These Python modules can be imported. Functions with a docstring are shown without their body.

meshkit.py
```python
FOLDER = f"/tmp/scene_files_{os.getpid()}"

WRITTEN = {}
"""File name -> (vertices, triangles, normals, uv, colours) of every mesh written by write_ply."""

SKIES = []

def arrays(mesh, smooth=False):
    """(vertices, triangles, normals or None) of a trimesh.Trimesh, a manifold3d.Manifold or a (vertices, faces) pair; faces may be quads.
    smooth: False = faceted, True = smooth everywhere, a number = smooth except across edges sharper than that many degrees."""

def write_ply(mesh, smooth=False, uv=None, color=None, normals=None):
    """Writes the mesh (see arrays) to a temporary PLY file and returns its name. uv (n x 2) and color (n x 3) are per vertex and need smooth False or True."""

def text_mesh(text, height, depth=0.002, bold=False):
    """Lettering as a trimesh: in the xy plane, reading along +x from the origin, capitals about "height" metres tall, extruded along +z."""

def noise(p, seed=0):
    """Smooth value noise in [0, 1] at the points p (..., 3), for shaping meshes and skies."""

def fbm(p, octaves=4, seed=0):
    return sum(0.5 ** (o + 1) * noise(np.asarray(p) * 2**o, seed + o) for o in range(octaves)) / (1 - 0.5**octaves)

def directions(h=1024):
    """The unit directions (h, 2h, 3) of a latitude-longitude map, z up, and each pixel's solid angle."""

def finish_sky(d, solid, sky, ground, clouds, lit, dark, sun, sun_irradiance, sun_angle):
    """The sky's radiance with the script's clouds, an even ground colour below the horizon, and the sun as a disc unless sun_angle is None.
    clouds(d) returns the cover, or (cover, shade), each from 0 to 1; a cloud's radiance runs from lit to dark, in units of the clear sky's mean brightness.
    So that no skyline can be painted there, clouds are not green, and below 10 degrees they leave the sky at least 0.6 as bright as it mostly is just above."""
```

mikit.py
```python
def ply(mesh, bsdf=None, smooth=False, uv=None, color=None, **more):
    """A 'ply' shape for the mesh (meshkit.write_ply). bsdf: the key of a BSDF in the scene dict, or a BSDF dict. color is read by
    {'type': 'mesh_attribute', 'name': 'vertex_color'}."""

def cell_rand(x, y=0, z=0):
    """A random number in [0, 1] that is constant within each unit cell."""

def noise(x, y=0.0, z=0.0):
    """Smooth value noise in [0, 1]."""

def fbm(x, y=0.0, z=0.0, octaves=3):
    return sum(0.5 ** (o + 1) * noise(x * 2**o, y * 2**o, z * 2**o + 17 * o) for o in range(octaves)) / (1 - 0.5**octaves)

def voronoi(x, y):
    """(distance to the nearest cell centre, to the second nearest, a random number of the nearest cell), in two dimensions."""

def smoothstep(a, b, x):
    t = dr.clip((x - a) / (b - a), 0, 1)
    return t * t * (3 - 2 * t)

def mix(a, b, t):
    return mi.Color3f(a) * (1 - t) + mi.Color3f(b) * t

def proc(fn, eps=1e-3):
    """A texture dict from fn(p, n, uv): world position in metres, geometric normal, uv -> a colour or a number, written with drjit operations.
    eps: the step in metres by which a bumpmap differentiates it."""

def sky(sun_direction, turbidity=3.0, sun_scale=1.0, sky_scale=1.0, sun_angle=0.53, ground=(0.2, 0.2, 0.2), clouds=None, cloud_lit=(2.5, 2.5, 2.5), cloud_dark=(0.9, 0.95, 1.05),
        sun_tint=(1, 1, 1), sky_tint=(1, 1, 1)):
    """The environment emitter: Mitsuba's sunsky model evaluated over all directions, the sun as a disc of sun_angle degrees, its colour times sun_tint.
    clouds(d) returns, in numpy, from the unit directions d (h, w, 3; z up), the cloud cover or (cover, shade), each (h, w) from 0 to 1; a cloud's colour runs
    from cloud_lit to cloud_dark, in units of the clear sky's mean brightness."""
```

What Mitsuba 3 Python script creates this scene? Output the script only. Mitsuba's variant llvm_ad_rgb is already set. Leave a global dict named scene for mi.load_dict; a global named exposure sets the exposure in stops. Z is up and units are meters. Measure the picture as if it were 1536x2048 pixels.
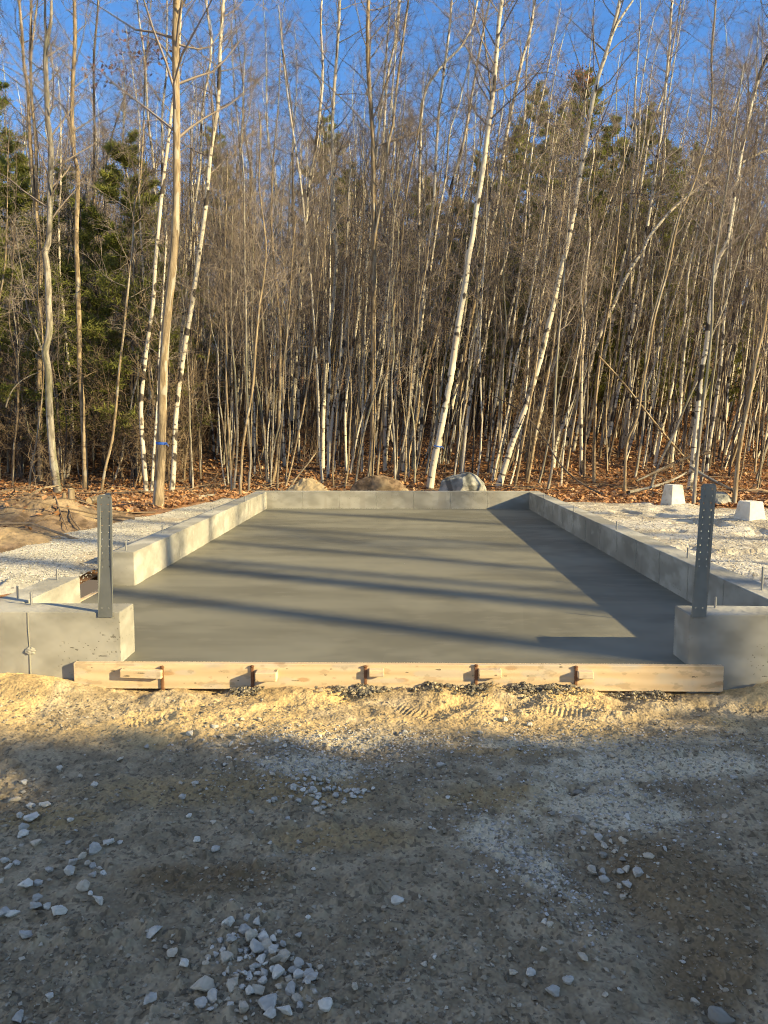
import math
import numpy as np, trimesh, drjit as dr, mitsuba as mi, mikit, meshkit
from shapely.geometry import Polygon, Point
from mikit import proc, noise, fbm, voronoi, smoothstep, mix, cell_rand, ply

scene, labels = {}, {}
T = mi.ScalarTransform4f

# ------------------------------------------------------------------ camera, sky, exposure
FOC, CX, CY = 1500.0, 768.0, 1024.0            # focal length and centre in pixels of the 1536 x 2048 photograph
EYE = np.array([0, 0, 1.25])                   # z = 0 is the top of the wet slab
PITCH = math.atan(159 / FOC)
YAW = math.atan(25 / FOC)
FWD = np.array([-math.sin(YAW) * math.cos(PITCH), math.cos(YAW) * math.cos(PITCH), -math.sin(PITCH)])
RGT = np.array([math.cos(YAW), math.sin(YAW), 0])
DWN = np.cross(FWD, RGT)
scene['camera'] = {'type': 'perspective', 'fov': 2 * math.degrees(math.atan(CX / FOC)), 'fov_axis': 'x', 'near_clip': 0.05, 'far_clip': 1000.0,
                   'to_world': T().look_at(origin=EYE.tolist(), target=(EYE + FWD).tolist(), up=[0, 0, 1])}
SUN = np.array([0.849, -0.412, 0.328])


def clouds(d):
    """Thin broken cloud added unseen to whiten shade; whitish haze low over the woods."""
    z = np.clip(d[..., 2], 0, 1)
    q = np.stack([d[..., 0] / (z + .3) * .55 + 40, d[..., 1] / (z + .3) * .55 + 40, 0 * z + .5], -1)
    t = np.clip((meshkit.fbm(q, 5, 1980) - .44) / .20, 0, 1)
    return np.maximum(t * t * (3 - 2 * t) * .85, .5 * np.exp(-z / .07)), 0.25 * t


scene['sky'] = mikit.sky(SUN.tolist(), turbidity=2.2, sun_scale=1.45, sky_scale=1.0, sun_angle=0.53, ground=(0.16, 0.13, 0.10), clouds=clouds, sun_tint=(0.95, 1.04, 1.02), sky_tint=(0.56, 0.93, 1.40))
exposure = 2.7


def ray(u, v):
    return FWD + RGT * ((u - CX) / FOC) + DWN * ((v - CY) / FOC)


def at_y(u, v, y):
    d = ray(u, v)
    return EYE + d * ((y - EYE[1]) / d[1])


def ss(a, b, x):
    t = np.clip((x - a) / (b - a), 0, 1)
    return t * t * (3 - 2 * t)


def fb(x, y, s, o=3, seed=0):
    return meshkit.fbm(np.stack([np.asarray(x, float) * s + 50, np.asarray(y, float) * s + 50, 0 * np.asarray(x, float) + 3.3], -1), o, seed) - 0.5


def terrain(x, y):
    """Height of the natural ground."""
    x, y = np.asarray(x, float), np.asarray(y, float)
    front = -0.152 - 0.025 * np.clip(4.0 - y, 0, 3.5) + 0.05 * fb(x, y, 1.3, 3, 5)
    back = 0.10 + 0.04 * ss(1.5, 3.0, x) + 0.02 * ss(-2, -3, x)
    hill = np.clip(y - 14.5, 0, 140)
    back = back + 0.118 * hill + 0.10 * fb(x, y, 0.35, 3, 9) * ss(12, 16, y) - 0.05 * ss(0, 1, np.abs(y - 13.6) < 0) + 0.015 * np.clip(-x - 2, 0, 8) * ss(13, 20, y)
    back = back + 0.05 * fb(x, y, 1.5, 2, 4) * ss(2.3, 3.2, np.abs(x))
    w = ss(3.95, 5.5, y)
    return front * (1 - w) + back * w


def on_ground(u, v):
    d = ray(u, v)
    t = np.linspace(1.0, 90.0, 9000)
    p = EYE + d * t[:, None]
    hit = np.nonzero(p[:, 2] < terrain(p[:, 0], p[:, 1]))[0]
    return p[hit[0]] if len(hit) else p[-1]


# ------------------------------------------------------------------ materials
def mat(key, color, rough=0.85, spec=0.2, bump=None, bscale=1.0, eps=1e-3, two=True, **kw):
    m = {'type': 'principled', 'base_color': color if isinstance(color, dict) else {'type': 'rgb', 'value': list(color)}, 'roughness': rough, 'specular': spec, **kw}
    if bump is not None:
        m = {'type': 'bumpmap', 'arbitrary': proc(bump, eps), 'scale': bscale, 'bsdf': m}
    scene[key] = {'type': 'twosided', 'bsdf': m} if two else m


def c_birch(p, n, uv):
    a, h = uv.x, uv.y
    s = noise(p.x * 0.6, p.y * 0.6, 3.0)
    fine = noise(a * 4.0, h * 24.0, p.x * 0.4)
    big = noise(a * 3.0, h * 5.5, p.y * 0.5 + 7)
    ring = noise(a * 2.0, h * 15.0, 4.0 + p.x * 0.3)
    base = mix((0.43, 0.385, 0.295), (0.58, 0.535, 0.43), noise(a * 4, h * 2.0, 9.0))
    base = mix(base, (0.42, 0.35, 0.27), smoothstep(0.55, 0.8, noise(a * 2.2, h * 1.4, p.x)) * 0.7)
    d = smoothstep(0.68, 0.78, fine) * 0.85
    d = dr.maximum(d, smoothstep(0.74, 0.82, big + 0.12 * fine))
    d = dr.maximum(d, smoothstep(0.83, 0.90, ring) * 0.85)
    return mix(base, (0.05, 0.042, 0.036), dr.clip(d, 0, 1))


def bark(lo, hi, moss=None):
    def f(p, n, uv):
        a, h = uv.x, uv.y
        t = fbm(a * 9.0, h * 7.0, p.x * 0.5, 3)
        c = mix(lo, hi, smoothstep(0.3, 0.7, t))
        c = mix(c, mi.Color3f(lo) * 0.55, smoothstep(0.76, 0.84, noise(a * 3.0, h * 24.0, p.y * 0.4)) * 0.8)
        c = c * (0.72 + 0.56 * noise(a * 34.0, h * 9.0, p.x * 0.3))
        c = mix(c, (0.40, 0.39, 0.33), smoothstep(0.66, 0.74, noise(a * 6.0, h * 5.0, 2.0 + p.x * 0.6)) * 0.55)
        if moss is not None:
            c = mix(c, moss, smoothstep(0.55, 0.75, noise(a * 3.0, h * 2.0, 8.0)) * 0.5)
        return c
    return f


mat('m_birch', proc(c_birch), 0.75, 0.25)
mat('m_bark_tan', proc(bark((0.18, 0.137, 0.086), (0.33, 0.258, 0.163))), 0.85, 0.15, bump=lambda p, n, uv: fbm(uv.x * 14.0, uv.y * 9.0, 0.0, 3) * 0.004)
mat('m_bark_grey', proc(bark((0.155, 0.138, 0.110), (0.32, 0.288, 0.235), (0.16, 0.16, 0.09))), 0.85, 0.15)
mat('m_bark_dark', proc(bark((0.07, 0.055, 0.042), (0.17, 0.135, 0.10))), 0.9, 0.1)
mat('m_twig', proc(lambda p, n, uv: mix((0.115, 0.092, 0.075), (0.30, 0.252, 0.212), noise(p.x * 0.9, p.y * 0.9, p.z * 0.5))), 0.8, 0.2)
mat('m_brush', proc(lambda p, n, uv: mix((0.10, 0.072, 0.048), (0.27, 0.205, 0.14), noise(p.x * 1.7, p.y * 1.7, p.z * 0.6))), 0.85, 0.15)
scene['m_needle'] = {'type': 'principledthin', 'base_color': proc(lambda p, n, uv: mix((0.155, 0.18, 0.045), (0.33, 0.34, 0.10), noise(p.x * 1.1, p.y * 1.1, p.z * 1.4))), 'roughness': 0.6, 'diff_trans': 0.8}
VCOL = {'type': 'mesh_attribute', 'name': 'vertex_color'}
mat('m_vcol', VCOL, 0.8, 0.2)
mat('m_stone', {'type': 'mesh_attribute', 'name': 'vertex_color'}, 0.85, 0.15, bump=lambda p, n, uv: fbm(p.x * 130, p.y * 130, p.z * 130, 3) * 0.006)


def c_floor(p, n, uv):
    t = fbm(p.x * 2.1, p.y * 2.1, 0.0, 4)
    c = mix((0.13, 0.078, 0.044), (0.29, 0.165, 0.085), smoothstep(0.35, 0.65, t))
    c = mix(c, (0.33, 0.175, 0.085), smoothstep(0.55, 0.75, noise(p.x * 24, p.y * 24)) * 0.7)
    return mix(c, (0.05, 0.035, 0.024), smoothstep(0.62, 0.8, noise(p.x * 17 + 9, p.y * 17)) * 0.8)


mat('m_floor', proc(c_floor), 0.95, 0.05)


def blob(p, x, y, rx, ry, ang=0.0):
    c, s = math.cos(ang), math.sin(ang)
    a, b = (p.x - x) * c + (p.y - y) * s, -(p.x - x) * s + (p.y - y) * c
    return dr.exp(-(dr.square(a / rx) + dr.square(b / ry)))


GP = {}


def gp(u, v):
    if (u, v) not in GP:
        q = on_ground(u, v)
        GP[u, v] = (q[0], q[1])
    return GP[u, v]


OCHRE = [(*gp(540, 1570), 0.55, 0.22), (*gp(1010, 1500), 0.55, 0.16), (*gp(380, 1590), 0.6, 0.2), (*gp(640, 1680), 0.35, 0.12), (*gp(100, 1640), 0.35, 0.1), (*gp(1100, 1600), 0.5, 0.12)]
PALE = [(*gp(1045, 1725), 0.11, 0.26, 0.5), (*gp(1150, 1490), 0.9, 0.12, 0.0), (*gp(1330, 1530), 0.7, 0.22, 0.0), (*gp(620, 1530), 0.30, 0.14, 0.0), (*gp(700, 1480), 0.5, 0.12, 0.0), (*gp(1250, 1610), 0.3, 0.2, 0.0)]
BROWN = [(*gp(1400, 1780), 0.30, 0.35, 0.6), (*gp(1440, 1930), 0.28, 0.16, 0.5), (*gp(430, 1760), 0.4, 0.12, 0.0)]


def c_yard(p, n, uv):
    t, f, g = fbm(p.x * 1.5, p.y * 1.5, 1.0, 4), fbm(p.x * 14, p.y * 14, 2.0, 4), noise(p.x * 160, p.y * 160, 5.0)
    wob = (t - 0.5) * 0.9 + (f - 0.5) * 0.45
    c = mix((0.205, 0.178, 0.138), (0.305, 0.268, 0.212), smoothstep(0.3, 0.7, f))
    k = mi.Float(0)
    for x, y, rx, ry in OCHRE:
        k = dr.maximum(k, blob(p, x, y, rx, ry))
    c = mix(c, mix((0.23, 0.175, 0.095), (0.33, 0.255, 0.145), f), smoothstep(0.35, 0.85, k + wob) * 0.7)
    k = mi.Float(0)
    for x, y, rx, ry, a in BROWN:
        k = dr.maximum(k, blob(p, x, y, rx, ry, a))
    c = mix(c, mix((0.115, 0.088, 0.056), (0.185, 0.142, 0.092), f), smoothstep(0.3, 0.7, k + wob) * 0.8)
    k = mi.Float(0)
    for x, y, rx, ry, a in PALE:
        k = dr.maximum(k, blob(p, x, y, rx, ry, a))
    c = mix(c, mix((0.36, 0.335, 0.275), (0.56, 0.53, 0.45), f), smoothstep(0.32, 0.75, k + wob * 1.2) * 0.9)
    sand = smoothstep(3.10, 3.52, p.y + 0.55 * (t - 0.5) + 0.25 * (f - 0.5))
    sc = mix((0.265, 0.222, 0.158), (0.415, 0.358, 0.268), smoothstep(0.25, 0.75, f))
    sc = mix(sc, (0.52, 0.40, 0.22), smoothstep(0.45, 0.68, noise(p.x * 3.1, p.y * 5.0, 3.0)) * 0.7)
    sc = mix(sc, (0.23, 0.185, 0.125), smoothstep(0.60, 0.78, noise(p.x * 6.0 + 3, p.y * 9.0, 6.0)) * 0.6)
    c = mix(c, sc, sand)
    c = mix(c, (0.06, 0.054, 0.046), smoothstep(0.70, 0.82, noise(p.x * 75, p.y * 75, 1.0)) * 0.55 * (1 - 0.5 * sand))
    return c * mi.Color3f(1.07, 0.99, 0.82) * (0.8 + 0.4 * g)


mat('m_yard', proc(c_yard), 0.95, 0.08, bump=lambda p, n, uv: fbm(p.x * 110, p.y * 110, 0.0, 3) * 0.008, eps=2e-3)


def c_gravel(p, n, uv):
    d1, d2, r = voronoi(p.x * 55, p.y * 55)
    f = fbm(p.x * 4, p.y * 4, 1.0, 4)
    c = mix((0.27, 0.252, 0.20), (0.44, 0.412, 0.34), 0.5 * r + 0.5 * smoothstep(0.3, 0.7, f))
    c = mix(c, (0.30, 0.235, 0.15), smoothstep(0.60, 0.75, fbm(p.x * 1.6 + 5, p.y * 1.6, 2.0, 3)) * 0.5)
    return mix(c, (0.12, 0.11, 0.095), smoothstep(0.80, 0.88, noise(p.x * 30, p.y * 30, 4.0)) * 0.8)


mat('m_gravel', proc(c_gravel), 0.95, 0.08, bump=lambda p, n, uv: fbm(p.x * 60, p.y * 60, 0.0, 3) * 0.009, eps=2e-3)


def c_pad(p, n, uv):
    f, t = fbm(p.x * 9, p.y * 9, 1.0, 4), fbm(p.x * 1.4, p.y * 1.4, 7.0, 3)
    c = mix((0.33, 0.287, 0.213), (0.50, 0.45, 0.35), smoothstep(0.3, 0.7, f))
    c = mix(c, (0.58, 0.55, 0.47), smoothstep(0.45, 0.7, t) * 0.5)
    return mix(c, (0.24, 0.20, 0.15), smoothstep(0.74, 0.84, noise(p.x * 22, p.y * 22, 4.0)) * 0.6)


mat('m_pad', proc(c_pad), 0.95, 0.08, bump=lambda p, n, uv: fbm(p.x * 45, p.y * 45, 0.0, 3) * 0.016, eps=2e-3)


def c_soil(p, n, uv):
    f, t = fbm(p.x * 13, p.y * 13, p.z * 13, 4), fbm(p.x * 2, p.y * 2, 4.0, 3)
    c = mix((0.115, 0.08, 0.05), (0.24, 0.172, 0.11), smoothstep(0.3, 0.7, f))
    return mix(c, (0.36, 0.275, 0.165), smoothstep(0.5, 0.7, t) * 0.5)


mat('m_soil', proc(c_soil), 0.95, 0.05, bump=lambda p, n, uv: fbm(p.x * 40, p.y * 40, p.z * 40, 3) * 0.02, eps=2e-3)
mat('m_sand', proc(lambda p, n, uv: mix((0.26, 0.20, 0.115), (0.42, 0.335, 0.21), fbm(p.x * 18, p.y * 18, p.z * 18, 4))), 0.95, 0.05, bump=lambda p, n, uv: fbm(p.x * 60, p.y * 60, p.z * 60, 3) * 0.012, eps=2e-3)


def c_slab(p, n, uv):
    a = fbm(p.x * 1.1 + 2.0 * fbm(p.x * 0.8, p.y * 0.8, 2.0, 2), p.y * 2.6, 1.0, 4)
    b = fbm(p.x * 6, p.y * 14, 3.0, 3)
    c = mix((0.137, 0.131, 0.100), (0.188, 0.180, 0.138), smoothstep(0.3, 0.7, a))
    d1, d2, cr = voronoi(p.x * 0.75 + 3, p.y * 0.55)
    arc = 0.5 + 0.5 * dr.sin(d1 * (26 + 14 * cr) + 3 * fbm(p.x * 2, p.y * 2, 6.0, 2))
    c = c * (0.965 + 0.07 * arc * smoothstep(0.35, 0.65, fbm(p.x * 0.9 + 7, p.y * 0.9, 8.0, 2)))
    return mix(c, (0.19, 0.178, 0.14), smoothstep(0.55, 0.8, b) * 0.35)


mat('m_slab', proc(c_slab), proc(lambda p, n, uv: 0.42 + 0.25 * fbm(p.x * 2, p.y * 4, 5.0, 3)), 0.22, bump=lambda p, n, uv: fbm(p.x * 3, p.y * 6, 0.0, 3) * 0.006 + noise(p.x * 40, p.y * 40) * 0.0006, eps=4e-3)


def c_conc(p, n, uv):
    f, t = fbm(p.x * 5, p.y * 5, p.z * 7, 4), fbm(p.x * 1.3, p.y * 1.3, p.z * 2.0, 3)
    c = mix((0.225, 0.216, 0.182), (0.325, 0.313, 0.268), smoothstep(0.3, 0.7, f))
    c = mix(c, (0.175, 0.166, 0.138), smoothstep(0.46, 0.64, t) * 0.75)
    c = mix(c, (0.40, 0.385, 0.33), smoothstep(0.58, 0.72, fbm(p.x * 3 + 4, p.y * 3, p.z * 5, 4)) * 0.5)
    side = smoothstep(0.5, 0.7, dr.abs(n.x))
    pan = cell_rand(dr.floor(p.y / 0.61 + 0.2), dr.floor(p.x * 0.2 + 3))
    c = c * (1 + side * (pan - 0.5) * 0.12)
    run = fbm(p.x * 9, p.y * 9, p.z * 0.9, 3)
    c = mix(c, (0.24, 0.225, 0.19), (1 - dr.abs(n.z)) * smoothstep(0.54, 0.70, run) * 0.6)
    pit = smoothstep(0.85, 0.90, noise(p.x * 85, p.y * 85, p.z * 85)) * smoothstep(0.50, 0.75, noise(p.x * 4 + 2, p.y * 4, p.z * 4))
    return mix(c, (0.13, 0.122, 0.10), pit * 0.8)


def b_conc(p, n, uv):
    pit = smoothstep(0.85, 0.90, noise(p.x * 85, p.y * 85, p.z * 85)) * smoothstep(0.50, 0.75, noise(p.x * 4 + 2, p.y * 4, p.z * 4))
    return fbm(p.x * 30, p.y * 30, p.z * 30, 3) * (0.002 + 0.006 * smoothstep(0.6, 0.9, n.z)) - 0.004 * pit


mat('m_conc', proc(c_conc), 0.85, 0.2, bump=b_conc)
mat('m_seam', (0.23, 0.22, 0.185), 0.9, 0.1)
mat('m_pier', proc(lambda p, n, uv: mix(mix((0.45, 0.43, 0.38), (0.64, 0.62, 0.56), fbm(p.x * 9, p.y * 9, p.z * 9, 4)), (0.36, 0.32, 0.25), smoothstep(0.58, 0.72, fbm(p.x * 16, p.y * 16, p.z * 10 + 3, 3)) * 0.5)), 0.85, 0.2)


def c_wood(p, n, uv):
    g = p.z * 55 + 3.5 * fbm(p.x * 1.4, 0.0, p.z * 9, 3)
    r = 0.5 + 0.5 * dr.sin(g * 2.2)
    c = mix((0.47, 0.34, 0.195), (0.60, 0.46, 0.29), r * 0.6 + 0.45 * fbm(p.x * 3, p.y * 30, p.z * 50, 3))
    k1, k2, _ = voronoi(p.x * 2.3, p.z * 6.5 + 4.0)
    c = mix(c, (0.36, 0.21, 0.10), smoothstep(0.10, 0.05, k1) * 0.7)
    c = mix(c, (0.40, 0.36, 0.29), smoothstep(0.62, 0.75, fbm(p.x * 5, p.y * 5, p.z * 12 + 3, 3)) * 0.55)
    c = mix(c, (0.42, 0.40, 0.34), smoothstep(0.55, 0.72, noise(p.x * 7 + 3, p.y * 60, p.z * 25)) * 0.45)
    c = mix(c, (0.30, 0.275, 0.22), smoothstep(0.56, 0.70, fbm(p.x * 3.1 + 8, p.y * 5, p.z * 11 + 1, 4)) * 0.32)
    c = mix(c, (0.22, 0.175, 0.11), smoothstep(0.60, 0.74, fbm(p.x * 18, 3.0, p.z * 30, 3)) * 0.35)
    return mix(c, (0.12, 0.10, 0.07), smoothstep(0.86, 0.90, noise(p.x * 34, p.y * 34, p.z * 60)) * 0.8)


mat('m_wood', proc(c_wood), 0.75, 0.2)
mat('m_steel', proc(lambda p, n, uv: mix((0.14, 0.145, 0.132), (0.24, 0.245, 0.225), fbm(p.x * 16, p.y * 16, p.z * 9, 4))), proc(lambda p, n, uv: 0.38 + 0.25 * fbm(p.x * 20, p.y * 20, p.z * 12, 3)), 0.5, metallic=0.55)
mat('m_bolt', (0.30, 0.30, 0.29), 0.45, 0.5, metallic=0.7)
mat('m_rust', proc(lambda p, n, uv: mix((0.10, 0.05, 0.028), (0.23, 0.115, 0.058), fbm(p.x * 60, p.y * 60, p.z * 60, 3))), 0.85, 0.2)
mat('m_tape', (0.03, 0.12, 0.48), 0.5, 0.4)
mat('m_cut', proc(lambda p, n, uv: mix((0.60, 0.42, 0.19), (0.70, 0.54, 0.30), noise(p.x * 40, p.y * 40, p.z * 40))), 0.8, 0.2)


def c_boulder(p, n, uv):
    f = fbm(p.x * 7, p.y * 7, p.z * 7, 4)
    c = mix((0.15, 0.155, 0.14), (0.31, 0.31, 0.275), smoothstep(0.3, 0.7, f))
    w = p.x * 9 + p.z * 3 + 2.2 * fbm(p.x * 2, p.y * 2, p.z * 2, 2)
    band = smoothstep(0.75, 0.95, 0.5 + 0.5 * dr.sin(w * 2.0))
    c = mix(c, (0.42, 0.40, 0.34), smoothstep(0.62, 0.72, noise(p.x * 8, p.y * 8, p.z * 8)) * 0.5)
    return mix(c, (0.06, 0.062, 0.056), band * 0.75)


mat('m_boulder', proc(c_boulder), 0.85, 0.15, bump=lambda p, n, uv: fbm(p.x * 25, p.y * 25, p.z * 25, 3) * 0.02, eps=2e-3)


# ------------------------------------------------------------------ helpers
def key_for(name):
    if not any(k == name or k.startswith(name + '__') for k in scene):
        return name
    i = 1
    while any(k == f'{name}_{i:03d}' or k.startswith(f'{name}_{i:03d}__') for k in scene):
        i += 1
    return f'{name}_{i:03d}'


COUNT = {}


def new(name):
    i = COUNT.get(name, -1) + 1
    COUNT[name] = i
    return name if i == 0 else f'{name}_{i:03d}'


def tag(key, label=None, cat=None, group=None, kind=None):
    labels[key] = {k: v for k, v in (('label', label), ('category', cat), ('group', group), ('kind', kind)) if v}


def part(owner, name, shape):
    k = new(f'{owner}__{name}')
    scene[k] = shape
    return k


def tubes(P, R, S=3):
    P, R = np.asarray(P, float), np.asarray(R, float)
    N, K, _ = P.shape
    t = np.gradient(P, axis=1)
    t /= np.linalg.norm(t, axis=2, keepdims=True) + 1e-12
    ref = np.where(np.abs(t[:, :1, 2:]) < 0.9, [0, 0, 1.0], [1.0, 0, 0])
    a = np.cross(t, np.broadcast_to(ref, t.shape))
    a /= np.linalg.norm(a, axis=2, keepdims=True) + 1e-12
    b = np.cross(t, a)
    th = np.arange(S) * 2 * np.pi / S
    v = P[:, :, None] + R[:, :, None, None] * (np.cos(th)[:, None] * a[:, :, None] + np.sin(th)[:, None] * b[:, :, None])
    i, j = np.meshgrid(np.arange(K - 1), np.arange(S), indexing='ij')
    q = np.stack([i * S + j, i * S + (j + 1) % S, (i + 1) * S + (j + 1) % S, (i + 1) * S + j], -1).reshape(-1, 4)
    q = np.vstack([q[:, [0, 2, 1]], q[:, [0, 3, 2]]])
    f = (q[None] + (np.arange(N) * K * S)[:, None, None]).reshape(-1, 3)
    return v.reshape(-1, 3), f


def join(parts):
    vs, fs, n = [], [], 0
    for v, f in parts:
        vs.append(np.asarray(v))
        fs.append(np.asarray(f) + n)
        n += len(v)
    return np.vstack(vs), np.vstack(fs)


def resample(pts, n):
    pts = np.asarray(pts, float)
    s = np.concatenate([[0], np.cumsum(np.linalg.norm(np.diff(pts, axis=0), axis=1))])
    from scipy.interpolate import PchipInterpolator
    q = np.linspace(0, s[-1], n)
    return np.stack([PchipInterpolator(s, pts[:, k])(q) for k in range(pts.shape[1])], 1)


def stem(lines, S=9, flare=0.0, knots=0.0, rng=None):
    """One trunk mesh of one or more polylines [(pts, radii)], with uv = (round, metres along)."""
    V, F, U, n = [], [], [], 0
    for pts, rad in lines:
        pts, rad = np.asarray(pts, float), np.array(rad, float)
        K = len(pts)
        s = np.concatenate([[0], np.cumsum(np.linalg.norm(np.diff(pts, axis=0), axis=1))])
        if flare:
            rad = rad * (1 + flare * np.exp(-s / 0.18))
        t = np.gradient(pts, axis=0)
        t /= np.linalg.norm(t, axis=1, keepdims=True)
        a = np.cross(t, [0, 1.0, 0])
        a /= np.linalg.norm(a, axis=1, keepdims=True)
        b = np.cross(t, a)
        th = np.arange(S + 1) * 2 * np.pi / S
        rr = np.repeat(rad[:, None], S + 1, 1)
        if rng is not None:
            m = 1 + 0.10 * (rng.random((K, S)) - 0.5) + knots * (rng.random((K, S)) > 0.97)
            rr[:, :S] *= m
            rr[:, S] = rr[:, 0]
        v = pts[:, None] + rr[:, :, None] * (np.cos(th)[:, None] * a[:, None] + np.sin(th)[:, None] * b[:, None])
        uv = np.stack([np.broadcast_to(th / (2 * np.pi) * 6.28 * max(rad.mean(), 0.03) * 4, (K, S + 1)), np.broadcast_to(s[:, None], (K, S + 1))], -1)
        i, j = np.meshgrid(np.arange(K - 1), np.arange(S), indexing='ij')
        W = S + 1
        q = np.stack([i * W + j, i * W + j + 1, (i + 1) * W + j + 1, (i + 1) * W + j], -1).reshape(-1, 4)
        f = np.vstack([q[:, [0, 1, 2]], q[:, [0, 2, 3]]])
        V.append(v.reshape(-1, 3)); U.append(uv.reshape(-1, 2)); F.append(f + n)
        n += K * W
    return np.vstack(V), np.vstack(F), np.vstack(U)


def unit(v):
    return v / (np.linalg.norm(v, axis=-1, keepdims=True) + 1e-12)


def interp_rows(P, f):
    """P (N,K,3), f (N,M): the points at the fractions f and the directions there."""
    K = P.shape[1]
    x = np.clip(f, 0, 0.9999) * (K - 1)
    i = x.astype(int)
    w = (x - i)[..., None]
    r = np.arange(len(P))[:, None]
    a, b = P[r, i], P[r, i + 1]
    return a * (1 - w) + b * w, unit(b - a)


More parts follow.
